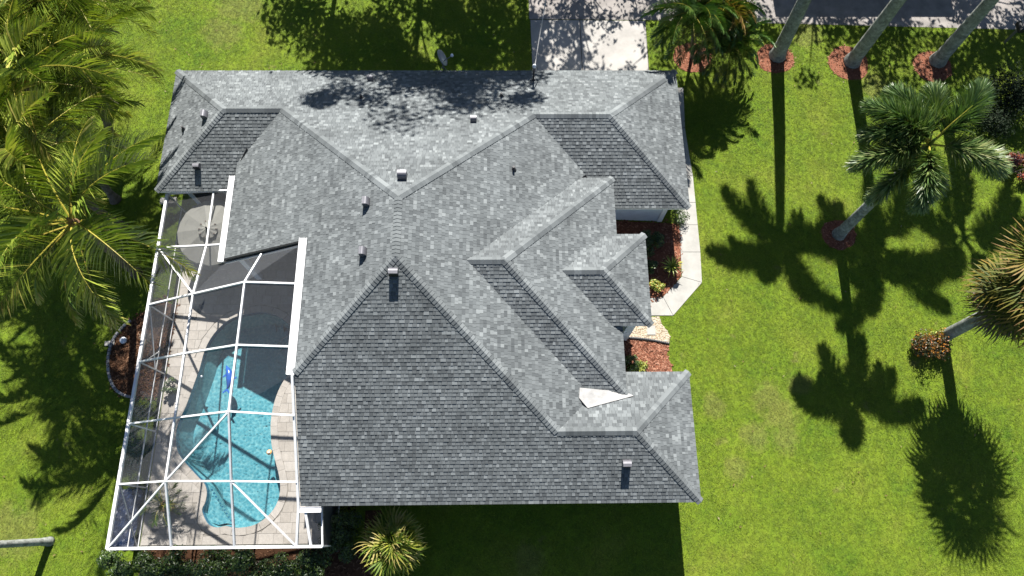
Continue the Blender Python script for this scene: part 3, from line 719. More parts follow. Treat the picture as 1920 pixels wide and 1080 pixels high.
pt = thing('swimming_pool', 'free form turquoise swimming pool inside the white framed screen enclosure', 'swimming pool')
DEEP = -1.1
b = MB(); inn = offset(pool, -.25)
for i in range(npl):
    j = (i+1) % npl; a, c, a2, c2 = pool[i], pool[j], inn[i], inn[j]
    b.face([(*a, -.26), (*a2, DEEP), (*c2, DEEP), (*c, -.26)])
for t in tessellate_polygon([[Vector((x, y, 0)) for x, y in inn]]):
    q = [inn[i] for i in t]; q = q if area(q) > 0 else q[::-1]; b.face([(x, y, DEEP) for x, y in q])
b.build('basin', M['plaster'], pt)
b = MB()
for i in range(npl):
    j = (i+1) % npl; b.face([(*pool[i], .03), (*pool[i], -.26), (*pool[j], -.26), (*pool[j], .03)])
b.build('waterline_tile', M['pooltile'], pt)
b = MB()
for t in tessellate_polygon([[Vector((x, y, 0)) for x, y in pool]]):
    q = [pool[i] for i in t]; q = q if area(q) > 0 else q[::-1]; b.face([(x, y, -.07) for x, y in q])
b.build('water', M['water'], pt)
i = 0
while i < npl:                                   # coping stones round the edge
    j = i; L = 0
    while L < .42 and j-i < 8 and j < npl: L += math.dist(pool[j % npl], pool[(j+1) % npl]); j += 1
    ids = [k % npl for k in range(i, j+1)]
    q = [offset(pool, -.02)[k] for k in (ids[0],)][:0]
    ip = [pool[k] for k in ids]; op = [cop_out[k] for k in ids]
    cx = sum(p[0] for p in ip+op)/len(ip+op); cy = sum(p[1] for p in ip+op)/len(ip+op)
    q = [(cx+(x-cx)*.975, cy+(y-cy)*.985) for x, y in op+ip[::-1]]
    b = MB(); b.prism(q, .0, .048, min(1, max(0, rng.gauss(.55, .2)))); b.build('coping_stone', M['travertine'], pt); i = j
for k, (r_, z) in enumerate(((1.75, -.95), (1.3, -.68), (.88, -.42))):       # rounded entry steps in the shaded corner
    c = P(562, 640, -.3); arc = [(c.x+r_*math.cos(a), c.y+r_*math.sin(a)) for a in [R(95+170*t/24) for t in range(25)]]
    arc = clip_half(clip_half(ccw(arc+[(c.x+.2, c.y)]), (0, 0), (0, 1)), (-7.6, 0), (-1, 0))
    arc = [p for p in arc]
    keep = [p for p in arc if inside(np.array([p]), offset(pool, -.12))[0]]
    if len(keep) > 3: b = MB(); b.prism(ccw(keep), DEEP+.01, z); b.build('entry_step', M['plaster'], pt)
bench = ccw(P2([(392,908),(402,925),(412,950),(424,970),(438,984),(424,981),(408,984),(395,979),(387,966),(384,955),(390,942),(393,925)], -.3))
b = MB(); b.prism(bench, DEEP+.01, -.38); b.build('bench', M['plaster'], pt)
for k in range(11):
    t = k/10; p = P(396+40*t, 918+64*t, -.3); b = MB(); b.box((p.x, p.y, -.372), (.06, .06, .012), R(50)); b.build('trim_tile', M['pooltile'], pt)
b = MB(); a0 = P(520, 647, -.5); a1 = P(548, 628, .7); a2 = P(560, 620, .05)
for o_ in (0, .45): b.tube([a0+Vector((o_*.4, -o_*.6, 0)), a0.lerp(a1, .5)+Vector((o_*.4, -o_*.6, .25)), a1+Vector((o_*.4, -o_*.6, .1)), a2+Vector((o_*.4, -o_*.6, 0))], .022, 8)
b.build('handrail', M['steel'], pt)

# ------------------------------------------------------------------ screen enclosure
xw, zt, xm, zm, xr, zr = -14.60, 2.35, -12.2, 3.72, -9.69, 5.1
ry = [14.15, 11.60, 9.04, 6.62, 4.15, 1.87, -.43]
Wt = [Vector((xw, y, zt)) for y in ry]
Mm = [Vector((-12.48, 14.17, 2.58)), Vector((-12.46, 11.6, 2.58))]+[Vector((xm, ry[i], zm)) for i in (2, 3, 4)]+[Vector((xm, 1.87, zm)), Vector((-12.25, -.43, zt))]
Rr = {2: Vector((xr, 9.03, zr)), 3: Vector((xr, 6.58, zr)), 4: Vector((xr, 4.15, zr)), 5: Vector((-9.83, 1.85, 3.72)), 6: Vector((-9.93, -.43, zt))}
G = {0: Vector((-11.62, 14.05, 2.85)), 1: Vector((-11.62, 11.55, 2.8)), 2: Vector((-7.76, 8.95, 5.12)), 3: Vector((-7.76, 6.5, 5.12)), 4: Vector((-7.52, 4.07, 4.57)), 5: Vector((-7.53, 1.82, 3.43)), 6: Vector((-7.64, -.43, zt))}
K = Vector((-9.57, 10.6, 4.02)); NL = Vector((-11.45, 10.6, 3.05)); NH = Vector((-7.76, 10.6, 5.0)); RH = Vector((-7.54, 5.42, 5.2)); RL = Vector((-7.52, .95, 2.98))
SE1 = Vector((-7.1, -.43, zt)); SE2 = Vector((-6.68, -.43, zt)); SG1 = Vector((-7.28, .8, 2.86)); SG2 = Vector((-6.78, .95, 2.5))
cage = thing('screen_enclosure', 'white aluminium screen enclosure over the pool and patio', 'pool enclosure')
def beam(a, c, w=.062, h=.11, nm='beam'):
    b = MB(); b.bar(a, c, w, h); return b.build(nm, M['white'], cage)
def dz(v, z): return Vector((v.x, v.y, v.z+z))
for i in range(6): beam(Wt[i], Wt[i+1], .11, .12)
for a, c in ((Wt[6], Mm[6]), (Mm[6], Rr[6]), (Rr[6], G[6]), (G[6], SE1), (SE1, SE2)): beam(a, c, .10, .12)
for i in range(6):
    a, c = Wt[i], Mm[i]; beam(dz(a, .004), dz(c, .004))
beam(Mm[0], G[0]); beam(Mm[1], G[1])
for i in (2, 3, 4): beam(dz(Mm[i], .004), dz(Rr[i], .004)); beam(dz(Rr[i], .003), dz(G[i], .003))
beam(Mm[5], Rr[5]); beam(Rr[5], G[5])
for i in range(6): beam(Mm[i], Mm[i+1], .065, .1)
beam(Rr[2], Rr[3]); beam(Rr[3], Rr[4]); beam(Rr[4], Rr[5], .065); beam(Rr[5], Rr[6], .065)
beam(Rr[2], K); beam(Wt[1], Mm[2], .06, .09); beam(Rr[4], Mm[5], .055, .09); beam(Mm[5], Wt[6], .055, .09); beam(Rr[5], dz(G[6], .01), .055, .09)
beam(RH, RL, .085, .1); beam(RL, G[6], .085, .1); beam(SG1, SE1, .085, .1); beam(SE2, SG2, .06, .06)
for p in (*Wt, Mm[6], Rr[6], G[6], SE1, SE2):
    b = MB(); b.box((p.x, p.y, p.z/2+.02), (.055, .055, p.z-.06)); b.build('post', M['white'], cage)
for z in (.9,):
    for i in range(6): beam(Vector((xw, ry[i], z)), Vector((xw, ry[i+1], z)), .05, .05, 'rail')
    for a, c in ((Wt[6], Mm[6]), (Mm[6], Rr[6]), (Rr[6], G[6]), (G[6], SE2)): beam(Vector((a.x, a.y, z)), Vector((c.x, c.y, z)), .05, .05, 'rail')
for i in range(6): beam(Vector((xw, ry[i], .07)), Vector((xw, ry[i+1], .07)), .055, .055, 'rail')
beam(Vector((xw, -.43, .07)), Vector((-6.68, -.43, .07)), .055, .055, 'rail')
beam(Vector((xw, 1.87, zt-.1)), Vector((xw, -.43, .15)), .045, .045, 'brace'); beam(Vector((xw, 9.04, zt-.1)), Vector((xw, 6.62, .95)), .045, .045, 'brace'); beam(Vector((xw, 6.62, zt-.2)), Vector((xw, 7.4, .9)), .04, .04, 'brace')
beam(Vector((-6.68, -.43, .07)), Vector((-6.68, 1.55, .07)), .05, .05, 'rail')
def panel(*pts, mat='screen'):
    b = MB(); b.face(list(pts)); o = b.build('screen_panel', M[mat], cage)
for i in (0, 1): panel(Wt[i], Wt[i+1], Mm[i+1], Mm[i])
for i in (2, 3, 4, 5): panel(Wt[i], Wt[i+1], Mm[i+1], Mm[i])
panel(Mm[0], Mm[1], G[1], G[0]); panel(Mm[1], Mm[2], K, NL, G[1]); panel(Mm[2], Rr[2], K); panel(Rr[2], G[2], NH, K)
for i in (2, 3): panel(Mm[i], Mm[i+1], Rr[i+1], Rr[i])
panel(Rr[2], Rr[3], G[3], G[2]); panel(Rr[3], Rr[4], G[4], RH, G[3]); panel(Mm[4], Mm[5], Rr[4]); panel(Rr[4], Mm[5], Rr[5]); panel(Mm[5], Mm[6], Rr[6], Rr[5]); panel(Rr[4], Rr[5], G[5], G[4]); panel(Rr[5], Rr[6], G[6], RL, G[5])
panel(RL, G[6], SE1, SG1); panel(SG1, SE1, SE2, SG2)
for i in range(6): panel(Vector((xw, ry[i], .07)), Vector((xw, ry[i+1], .07)), Wt[i+1], Wt[i], mat='wall_screen')
for a, c in ((Wt[6], Mm[6]), (Mm[6], Rr[6]), (Rr[6], G[6]), (G[6], SE2)): panel(Vector((a.x, a.y, .07)), Vector((c.x, c.y, .07)), c, a, mat='wall_screen')
panel(Vector((-6.68, -.43, .07)), Vector((-6.68, 1.55, .07)), Vector((-6.68, 1.3, 2.6)), SE2, mat='wall_screen')

# ------------------------------------------------------------------ patio things
c = P(390, 418, 2.55)
um = thing('patio_umbrella', 'large round beige patio umbrella open under the screen roof', 'umbrella', (c.x, c.y, .04))
b = MB(); n = 10; RU = 1.5; tl = Matrix.Rotation(R(6), 3, 'X')
for ring_, (r0, z0, r1, z1) in enumerate(((.28, 2.42, RU*.8, 2.12), (RU*.8, 2.12, RU, 2.02), (RU, 2.02, RU*1.005, 1.9), (.0, 2.60, .42, 2.47))):
    for j in range(n):
        a0, a1 = 2*math.pi*j/n, 2*math.pi*(j+1)/n; am = (a0+a1)/2; dip = .035
        q = lambda r, z, a: tl @ Vector((r*math.cos(a), r*math.sin(a), z))
        for (x0, x1, d0, d1) in ((a0, am, 0, 1), (am, a1, 1, 0)):
            b.face([q(r0, z0-dip*d0*r0/RU, x0), q(r1, z1-dip*d0, x0), q(r1, z1-dip*d1, x1), q(r0, z0-dip*d1*r0/RU, x1)], .3+.5*((j*7) % 3)/2)
b.build('canopy', M['canvas'], um)
b = MB()
for j in range(n):
    a = 2*math.pi*j/n; b.tube([tl @ Vector((.1*math.cos(a), .1*math.sin(a), 2.46)), tl @ Vector((RU*math.cos(a), RU*math.sin(a), 1.99))], .012, 5)
    b.box(tl @ Vector((.36*math.cos(a), .36*math.sin(a), 2.49)), (.07, .05, .02), a)
b.build('rib', M['wood'], um)
b = MB(); b.tube([(0, 0, 0), tl @ Vector((0, 0, 2.62))], .025, 8); b.build('pole', M['wood'], um)
b = MB(); b.lathe([(0, 2.72), (.035, 2.68), (.04, 2.6)], (0, -.27, -.01), 8); b.build('finial', M['black'], um)
b = MB(); b.lathe([(0, .09), (.1, .09), (.28, .05), (.3, 0)], (0, 0, 0), 14); b.build('base', M['black'], um)
def patio_table(x, y, r, label):
    t = thing('patio_table', label, 'table', (x, y, .04)); b = MB(); b.lathe([(.07, .70), (r, .70), (r, .73), (.07, .73)], (0, 0, 0), 20); b.build('table_top', M['wood'], t)
    for k in range(4):
        a = k*math.pi/2+.4; b = MB(); b.tube([(r*.75*math.cos(a), r*.75*math.sin(a), 0), (r*.6*math.cos(a), r*.6*math.sin(a), .70)], .022, 6); b.build('leg', M['black'], t)
patio_table(c.x, c.y, .62, 'round dark table standing under the beige umbrella')
# things floating in the pool
dp = P(431, 708, -.07)
dol = thing('dolphin_float', 'blue inflatable dolphin floating on the pool water', 'pool float', dp, R(97))
b = MB(); sp = [(-.52, .12, .02), (-.42, .06, .05), (-.25, .0, .09), (0, -.03, .12), (.22, .0, .11), (.36, .05, .09), (.46, .1, .06), (.54, .14, .04)]
b.tube(sp, [.025, .06, .11, .15, .13, .10, .05, .02], 12); b.build('body', M['blue_vinyl'], dol, True)
def fin(pts, t=.03, mat='blue_vinyl', nm='fin'):
    b = MB(); n = len(pts); V = [Vector(p)+Vector((0, 0, t/2)) for p in pts]+[Vector(p)-Vector((0, 0, t/2)) for p in pts]
    b.mesh(V, [tuple(range(n)), tuple(range(n, 2*n))[::-1]]+[(i, n+i, n+(i+1) % n, (i+1) % n) for i in range(n)]); b.build(nm, M[mat], dol)
fin([(-.48, .10, .05), (-.62, .30, .05), (-.66, .26, .05), (-.58, .12, .05), (-.72, .02, .05), (-.70, -.03, .05), (-.50, .07, .05)], nm='tail_fin')
fin([(-.10, -.12, .14), (-.02, -.32, .12), (-.08, -.33, .12), (-.2, -.12, .12)], nm='dorsal_fin'); fin([(.1, .10, .08), (.02, .28, .05), (.08, .27, .05), (.2, .1, .08)], nm='flipper')
b = MB(); b.tube([(-.2, .06, .11), (0, .05, .15), (.3, .09, .12)], [.03, .06, .04], 8); b.build('belly', M['pale_vinyl'], dol, True)
p = P(505, 848, -.07); fl = thing('chlorine_floater', 'small round orange and white floater drifting in the pool', 'pool floater', p)
b = MB(); b.lathe([(0, -.05), (.09, -.03), (.115, .02), (.10, .05), (.05, .06)], (0, 0, 0), 14); b.build('float_ring', M['orange'], fl, True)
b = MB(); b.lathe([(.05, .05), (.05, .10), (.0, .11)], (0, 0, 0), 10); b.build('cap', M['pale_vinyl'], fl)
p = P(377, 706, .05); b = MB(); b.lathe([(0, .05), (.045, .04), (.06, .0)], (p.x, p.y, .045), 10); tag(b.build('pool_light_cap', M['pale_vinyl']), 'tiny pale cap lying on the deck beside the pool', 'cap')
# lounge chair half hidden under the roof edge
t = thing('lounge_chair', 'dark brown lounge chair half under the roof edge beside the pool', 'lounge chair', (-7.42, 2.9, .04), R(90))
b = MB(); b.box((0, 0, .36), (1.3, .62, .05)); b.build('seat', M['wood'], t)
b = MB(); b.box((.9, 0, .56), (.75, .62, .05), 0); b.build('backrest', M['wood'], t)
for sx in (-.55, .55):
    for sy in (-.26, .26): b = MB(); b.box((sx, sy, .17), (.05, .05, .34)); b.build('leg', M['wood'], t)
# blue tarp on the lawn outside the corner of the screen
b = MB(); nx, ny = 14, 18; rng = random.Random(3)
tp = [[Vector((-15.75+1.0*i/nx+.05*math.sin(j*.9), -.5+2.35*j/ny+.04*math.sin(i*1.3), .05+.05*math.sin(i*1.1+j*.7)*math.sin(j*.8)+rng.uniform(0, .035))) for j in range(ny+1)] for i in range(nx+1)]
for i in range(nx):
    for j in range(ny): b.face([tp[i][j], tp[i+1][j], tp[i+1][j+1], tp[i][j+1]])
tag(b.build('tarp', M['blue_tarp'], smooth=False), 'crumpled blue tarp on the lawn outside the corner of the pool screen', 'tarp')
b = MB(); c0 = P(231, 638, .1); b.lathe([(0, .16), (.12, .15), (.15, .12), (.15, .06), (.05, .05), (.05, 0)], (c0.x, c0.y, 0), 14); tag(b.build('garden_light', M['pale_vinyl']), 'round pale garden light in the brown mulch bed', 'garden light')
b = MB(); c0 = P(207, 644); b.box((c0.x, c0.y, .04), (.42, .2, .08), .1); tag(b.build('concrete_block', M['walk']), 'pale concrete block on the grass against the mulch border', 'block')
b = MB(); c0 = P(318, 378); b.box((c0.x, c0.y, .08), (.75, .3, .16), .05); tag(b.build('step', M['walk']), 'pale concrete step on the grass by the roof corner', 'step')
mb = P(1883, 80)
t = thing('mailbox', 'black rounded mailbox on a grey post by the street', 'mailbox', mb)
b = MB(); b.box((0, 0, .55), (.1, .1, 1.1)); b.build('post', M['steel'], t)
b = MB(); pr = [(-.13, 0), (.13, 0), (.13, .14)]+[(.13*math.cos(a), .14+.12*math.sin(a)) for a in [R(20*k) for k in range(1, 9)]]+[(-.13, .14)]
V = [(x, yy, 1.1+z) for yy in (-.28, .28) for x, z in pr]; n = len(pr)
b.mesh(V, [(i, (i+1) % n, n+(i+1) % n, n+i) for i in range(n)]+[tuple(range(n))[::-1], tuple(range(n, 2*n))]); b.build('box', M['black'], t)
b = MB(); b.box((.16, -.1, 1.3), (.02, .05, .18)); b.build('flag', M['mulch_red'], t)

# ------------------------------------------------------------------ vegetation
def leaf_strip(b, o, d, w, L, width, droop, tone, mi=0, seg=2, side=None):
    """a drooping tapered leaflet starting at o along d"""
    d = d.normalized(); side = (side or d.cross(w)).normalized(); pts = [o]; dd = d.copy(); p = o.copy()
    for k in range(seg):
        p = p+dd*(L/seg); pts.append(p); dd = (dd+Vector((0, 0, -droop))).normalized()
    prof = (.45, 1.0, .08) if seg == 2 else ((.5, 1.0, .8, .06) if seg == 3 else (1, .1))
    V = []
    for q, f in zip(pts, prof): V += [q-side*width*f/2, q+side*width*f/2]
    b.mesh(V, [(2*k, 2*k+1, 2*k+3, 2*k+2) for k in range(seg)], tone, mi)
def arch(L, a0, a1, n=12, pw=1.0):
    pts = [Vector((0, 0, 0))]; tg = []
    for k in range(n):
        a = R(a0+(a1-a0)*((k+.5)/n)**pw); t = Vector((math.cos(a), 0, math.sin(a))); tg.append(t); pts.append(pts[-1]+t*L/n)
    return pts, tg
def sample(pts, tg, s):
    n = len(tg); k = min(int(s*n), n-1); f = s*n-k; return pts[k].lerp(pts[k+1], f), tg[k]
def pinnate(seed, L, a0, a1, n, ll, lw, droop, mats, tone=(.2, .7), tip=0, start=.16, rr=.035, vee=.25, jitter=.12, seg=2, clump=0):
    rng = random.Random(seed); b = MB(); pts, tg = arch(L, a0, a1, 14, 1.15)
    b.tube(pts, [rr*(1-.85*i/14) for i in range(15)], 5, .5+.3*tip, 1)
    for i in range(n):
        s = start+(1-start)*(i+rng.random()*.6)/n; p, t = sample(pts, tg, min(s, .999))
        env = min(1, (s-start)/.12+.35)*(1-.62*max(0, (s-.45)/.55)**1.4)
        for sg in (-1, 1):
            if rng.random() < .03: continue
            phi = R(68-38*s+rng.gauss(0, 6)); upn = Vector((0, sg, 0)).cross(t)*sg
            upn = t.cross(Vector((0, 1, 0))); upn = upn if upn.z > 0 else -upn
            d = t*math.cos(phi)+Vector((0, sg, 0))*math.sin(phi)+upn*(vee+rng.gauss(0, jitter))
            tn = rng.uniform(*tone)+(tip*.6*max(0, s-.55)/.45)
            leaf_strip(b, p, d, t, ll*env*rng.uniform(.85, 1.1), lw, droop*rng.uniform(.6, 1.4), min(1, tn), 0, seg)
    return make_mesh(b, 'frond', mats)
def plume(seed, L, a0, a1, n, ll, lw, mats, tone=(.2, .8)):
    rng = random.Random(seed); b = MB(); pts, tg = arch(L, a0, a1, 14, 1.25); b.tube(pts, [.04*(1-.8*i/14) for i in range(15)], 5, .6, 1)
    for i in range(n):
        s = .17+.83*(i+rng.random())/n; p, t = sample(pts, tg, min(s, .999)); upn = t.cross(Vector((0, 1, 0))); upn = upn if upn.z > 0 else -upn
        w = rng.uniform(-2.5, 2.5); rad = upn*math.cos(w)+Vector((0, 1, 0))*math.sin(w); phi = R(62-22*s+rng.gauss(0, 8))
        env = min(1, (s-.17)/.15+.4)*(1-.5*max(0, (s-.6)/.4)**1.5)
        leaf_strip(b, p, t*math.cos(phi)+rad*math.sin(phi), t, ll*env*rng.uniform(.8, 1.15), lw, .22, rng.uniform(*tone), 0, 2, rad.cross(t).lerp(Vector((rng.gauss(0, 1), rng.gauss(0, 1), rng.gauss(0, 1))), .3))
    return make_mesh(b, 'frond', mats)
def fan(seed, pet, blade, mats, tone=(.2, .7), tip=.3, nseg=34, droop=.3, spread=140, bend=0):
    rng = random.Random(seed); b = MB(); pts, tg = arch(pet, 0, -12-bend, 5); b.tube(pts, [.02, .018, .016, .014, .013, .012], 4, .4, 0)
    o = pts[-1]; t = tg[-1]; upn = Vector((-t.z, 0, t.x))
    for i in range(nseg):
        a = R(-spread+2*spread*(i+.5)/nseg); d = t*math.cos(a)+Vector((0, 1, 0))*math.sin(a)+upn*(.12+.1*math.cos(a*3))
        L = blade*(.72+.28*math.cos(a*.6))*rng.uniform(.88, 1.08); tn = rng.uniform(*tone)
        dd = d.normalized(); side = dd.cross(upn).normalized(); p1 = o+dd*L*.5; d2 = (dd+Vector((0, 0, -droop*rng.uniform(.5, 1.4)))).normalized(); p2 = p1+d2*L*.32; d3 = (d2+Vector((0, 0, -droop*2.2*rng.uniform(.4, 1.4)))).normalized(); p3 = p2+d3*L*.25
        wd = L*.5*R(2*spread/nseg)*.62; V = []
        for q, f in ((o, .12), (p1, 1.0), (p2, .6), (p3, .05)): V += [q-side*wd*f/2+upn*.02*f, q+side*wd*f/2-upn*.012*f]
        b.mesh(V[:4], [(0, 1, 3, 2)], tn); b.mesh(V[2:6], [(0, 1, 3, 2)], min(1, tn+tip*.3)); b.mesh(V[4:], [(0, 1, 3, 2)], min(1, tn+tip*rng.uniform(.5, 1.2)))
    return make_mesh(b, 'fan_leaf', mats)
def trunk(parent, pts, r0, r1, mat, rings=.12, seed=0, flare=1.35):
    rng = random.Random(seed); P_ = [Vector(p) for p in pts]; L = sum((P_[i+1]-P_[i]).length for i in range(len(P_)-1)); n = max(8, int(L/rings)); b = MB(); Q = []; rad = []
    def at(t):
        d = t*L
        for i in range(len(P_)-1):
            l = (P_[i+1]-P_[i]).length
            if d <= l or i == len(P_)-2: return P_[i].lerp(P_[i+1], d/l)
            d -= l
    for k in range(n+1):
        t = k/n; r = (r0+(r1-r0)*t)*(1+(flare-1)*max(0, 1-t*L/.5)); Q.append(at(t)); am = min(1, .11/r); rad.append(r*(1.0+am*((.035 if k % 2 else -.025)+rng.uniform(-.015, .015))))
    pr = MB(); pr.tube(Q, rad, 12); k = len(pr.f); pr.t = [rng.random()*.4+.12*((i//12) % 3 == 0)+.3*((i//36*7) % 5)/5+.1 for i in range(k)]
    return pr.build('trunk', mat, parent, True)
def put(parent, me, loc, az, pitch, roll=0, s=1, nm='frond'):
    o = link(nm, me, parent, None, loc); o.rotation_euler = (roll, -pitch, az); o.scale = (s, s, s); return o

cm = [M['coco'], M['coco_rachis']]
COCO = {'up': [pinnate(1, 3.9, 66, 8, 64, 1.05, .072, .18, cm, (.35, .8), 0, vee=.3), pinnate(2, 3.7, 60, -12, 62, 1.05, .072, .2, cm, (.3, .75), .1, vee=.25)],
        'mid': [pinnate(3, 4.3, 38, -34, 66, 1.15, .075, .24, cm, (.25, .75), .15, vee=.15), pinnate(4, 4.2, 30, -42, 66, 1.12, .075, .32, cm, (.22, .7), .3, vee=.1), pinnate(5, 4.4, 26, -30, 66, 1.18, .075, .26, cm, (.25, .78), .2, vee=.1)],
        'low': [pinnate(6, 4.0, 4, -58, 60, 1.0, .07, .5, cm, (.18, .65), .75, vee=-.1), pinnate(7, 3.8, -12, -66, 58, .95, .068, .6, cm, (.15, .65), .9, vee=-.15)]}
def coconut(label, base, crown, seed, n=(5, 9, 6), s=1.0, az0=None, azs=None):
    rng = random.Random(seed); t = thing('coconut_palm', label, 'palm tree', base, 0, 'coconut palms left of the house'); c = Vector(crown)-Vector(base)
    q = [Vector((0, 0, 0)), c*.15+Vector((c.x*-.03, c.y*.0, c.z*.05)), c*.4+Vector((c.x*.05, c.y*.02, c.z*.03)), c*.75, c]
    trunk(t, q, .17, .12, M['bark_brown'], .1, seed, 1.7); a = az0 if az0 is not None else rng.uniform(0, 6.28)
    for kind, az in azs or (): put(t, rng.choice(COCO[kind]), c+Vector((0, 0, {'up': .18, 'mid': .05, 'low': -.1}[kind])), R(az), R(rng.gauss(0, 5)), rng.gauss(0, .2), s*rng.uniform(.92, 1.08))
    for kind, m_, lo in () if azs else (('up', n[0], .18), ('mid', n[1], .05), ('low', n[2], -.12)):
        a += .5
        for k in range(m_):
            a += 2*math.pi/m_+rng.gauss(0, .14); put(t, rng.choice(COCO[kind]), c+Vector((0, 0, lo)), a, R(rng.gauss(0, 6)), rng.gauss(0, .28), s*rng.uniform(.88, 1.08))
    b = MB(); b.lathe([(.0, .42), (.06, .36), (.15, .12), (.2, -.05), (.13, -.3)], c, 10); b.build('crown_shaft', M['husk'], t)
    for k in range(5):
        w = rng.uniform(0, 6.28); b = MB(); o_ = c+Vector((.26*math.cos(w), .26*math.sin(w), -.22)); b.lathe([(0, .13), (.08, .09), (.105, 0), (.08, -.09), (0, -.13)], o_, 10); b.build('coconut', M['coco_rachis'], t, True)
def v3(p, z=None): return (p.x, p.y, p.z if z is None else z)
coconut('tallest looking coconut palm whose fronds reach over the pool screen', v3(P(257, 513)), v3(P(138, 418, 6.9)), 41, s=1.08, azs=[('mid', 44), ('up', 26), ('low', -12), ('mid', -36), ('mid', -60), ('up', -84), ('low', -72), ('low', -106), ('mid', -124), ('low', -142), ('mid', -162), ('mid', 176), ('up', 148), ('mid', 122), ('mid', 94), ('up', 66), ('low', 160), ('low', 205)])
coconut('coconut palm behind the front one, at the left edge of the grove', (-17.6, 13.6, 0), v3(P(35, 292, 6.6)), 42, (6, 9, 6), .98)
coconut('coconut palm at the left edge with a bright green upright spear', (-18.2, 16.9, 0), v3(P(30, 150, 7.2)), 43, (6, 9, 6), 1.0)
coconut('coconut palm filling the top left corner', (-19.2, 20.2, 0), v3(P(35, 15, 7.3)), 44, (6, 9, 6), 1.0)
coconut('coconut palm above the roof corner, its fronds reaching right over the lawn', (-18.3, 17.6, 0), v3(P(140, 118, 5.6)), 45, (4, 7, 5), .95, 1.0)
coconut('coconut palm between the corner one and the lawn, arching fronds at the top edge', (-20.6, 23.2, 0), v3(P(135, -15, 6.2)), 46, (5, 8, 7), .95, .3)
coconut('short coconut palm half hidden beneath its taller neighbours', (-18.2, 15.0, 0), v3(P(95, 215, 4.4)), 47, (4, 7, 5), .85, .8)

fm = [M['fox'], M['coco_rachis']]
FOX = [plume(51, 2.75, 52, -32, 1000, .76, .052, fm), plume(52, 2.6, 40, -45, 1000, .74, .052, fm, (.15, .85)), plume(53, 2.8, 30, -38, 1000, .78, .052, fm, (.2, .95)), plume(54, 2.5, 12, -62, 760, .62, .052, fm, (.3, 1.0))]
def foxtail(label, base, crown, seed, azs, s=1.0, r=.21, group=None):
    rng = random.Random(seed); t = thing('foxtail_palm', label, 'palm tree', base, 0, group); c = Vector(crown)-Vector(base)
    trunk(t, [(0, 0, 0), c*.5+Vector((.05, 0, 0)), c], r, r*.6, M['bark'], .13, seed, 1.3)
    b = MB(); b.lathe([(.13*r/.2, -.1), (.14, .3), (.10, .8), (.06, 1.0), (.03, 1.2)], c, 12, .5); b.build('crown_shaft', M['fox'], t, True)
    ms = ROY if r > .35 else FOX
    for i, (az, p, k) in enumerate(azs): put(t, ms[min(k, len(ms)-1)], c+Vector((0, 0, .75-.35*(k == 3))), R(az), R(p), rng.gauss(0, .2), s*rng.uniform(.93, 1.07))
    b = MB(); b.tube([c+Vector((0, 0, 1.0)), c+Vector((.25, .22, 1.9)), c+Vector((.62, .5, 2.5))], [.035, .025, .008], 6); b.build('spear', M['coco_rachis'], t)
    return t, c
FA = [(150, 0, 0), (178, -4, 1), (205, -6, 2), (268, -8, 1), (300, -10, 3), (335, -2, 2), (12, 2, 1), (55, 8, 0), (90, 4, 1), (230, 0, 3)]
foxtail('foxtail palm with bushy crown in the lone mulch circle on the lawn', v3(P(1572, 440)), v3(P(1721, 290, 6.9)), 61, [(150, 0, 0), (172, -2, 1), (192, -12, 2), (258, -14, 1), (278, -22, 3), (340, -6, 2), (50, 6, 0), (75, -4, 1), (225, -16, 3), (312, -30, 3), (118, 2, 1)], 1.04, .26)
ROY = [plume(55, 3.0, 58, -22, 760, .62, .055, fm), plume(56, 2.9, 36, -44, 760, .62, .055, fm), plume(57, 2.8, 8, -62, 700, .58, .055, fm)]
def fa(rot): return [(a+rot, p, k) for a, p, k in FA]
foxtail('leftmost of the three tall grey trunks by the street', v3(P(1457, 105)), (13.75, 23.2, 9.3), 62, fa(20)+[(118+17, 0, 1), (245, 0, 2), (320, 0, 0)], 1.27, .36, 'tall grey palm trunks along the street')
foxtail('middle one of the three tall grey trunks by the street', v3(P(1597, 116)), (18.2, 22.8, 9.3), 63, fa(75)+[(118+17, 0, 1), (245, 0, 2), (320, 0, 0)], 1.27, .36, 'tall grey palm trunks along the street')
foxtail('rightmost of the three tall grey trunks by the street', v3(P(1757, 115)), (22.4, 22.9, 9.0), 64, fa(130)+[(118+17, 0, 1), (245, 0, 2), (320, 0, 0)], 1.27, .36, 'tall grey palm trunks along the street')
foxtail('pale palm trunk leaning into the frame at the bottom left', v3(P(95, 1015)), (-19.3, -.4, 8.0), 65, fa(10)[:8], .8, .15)

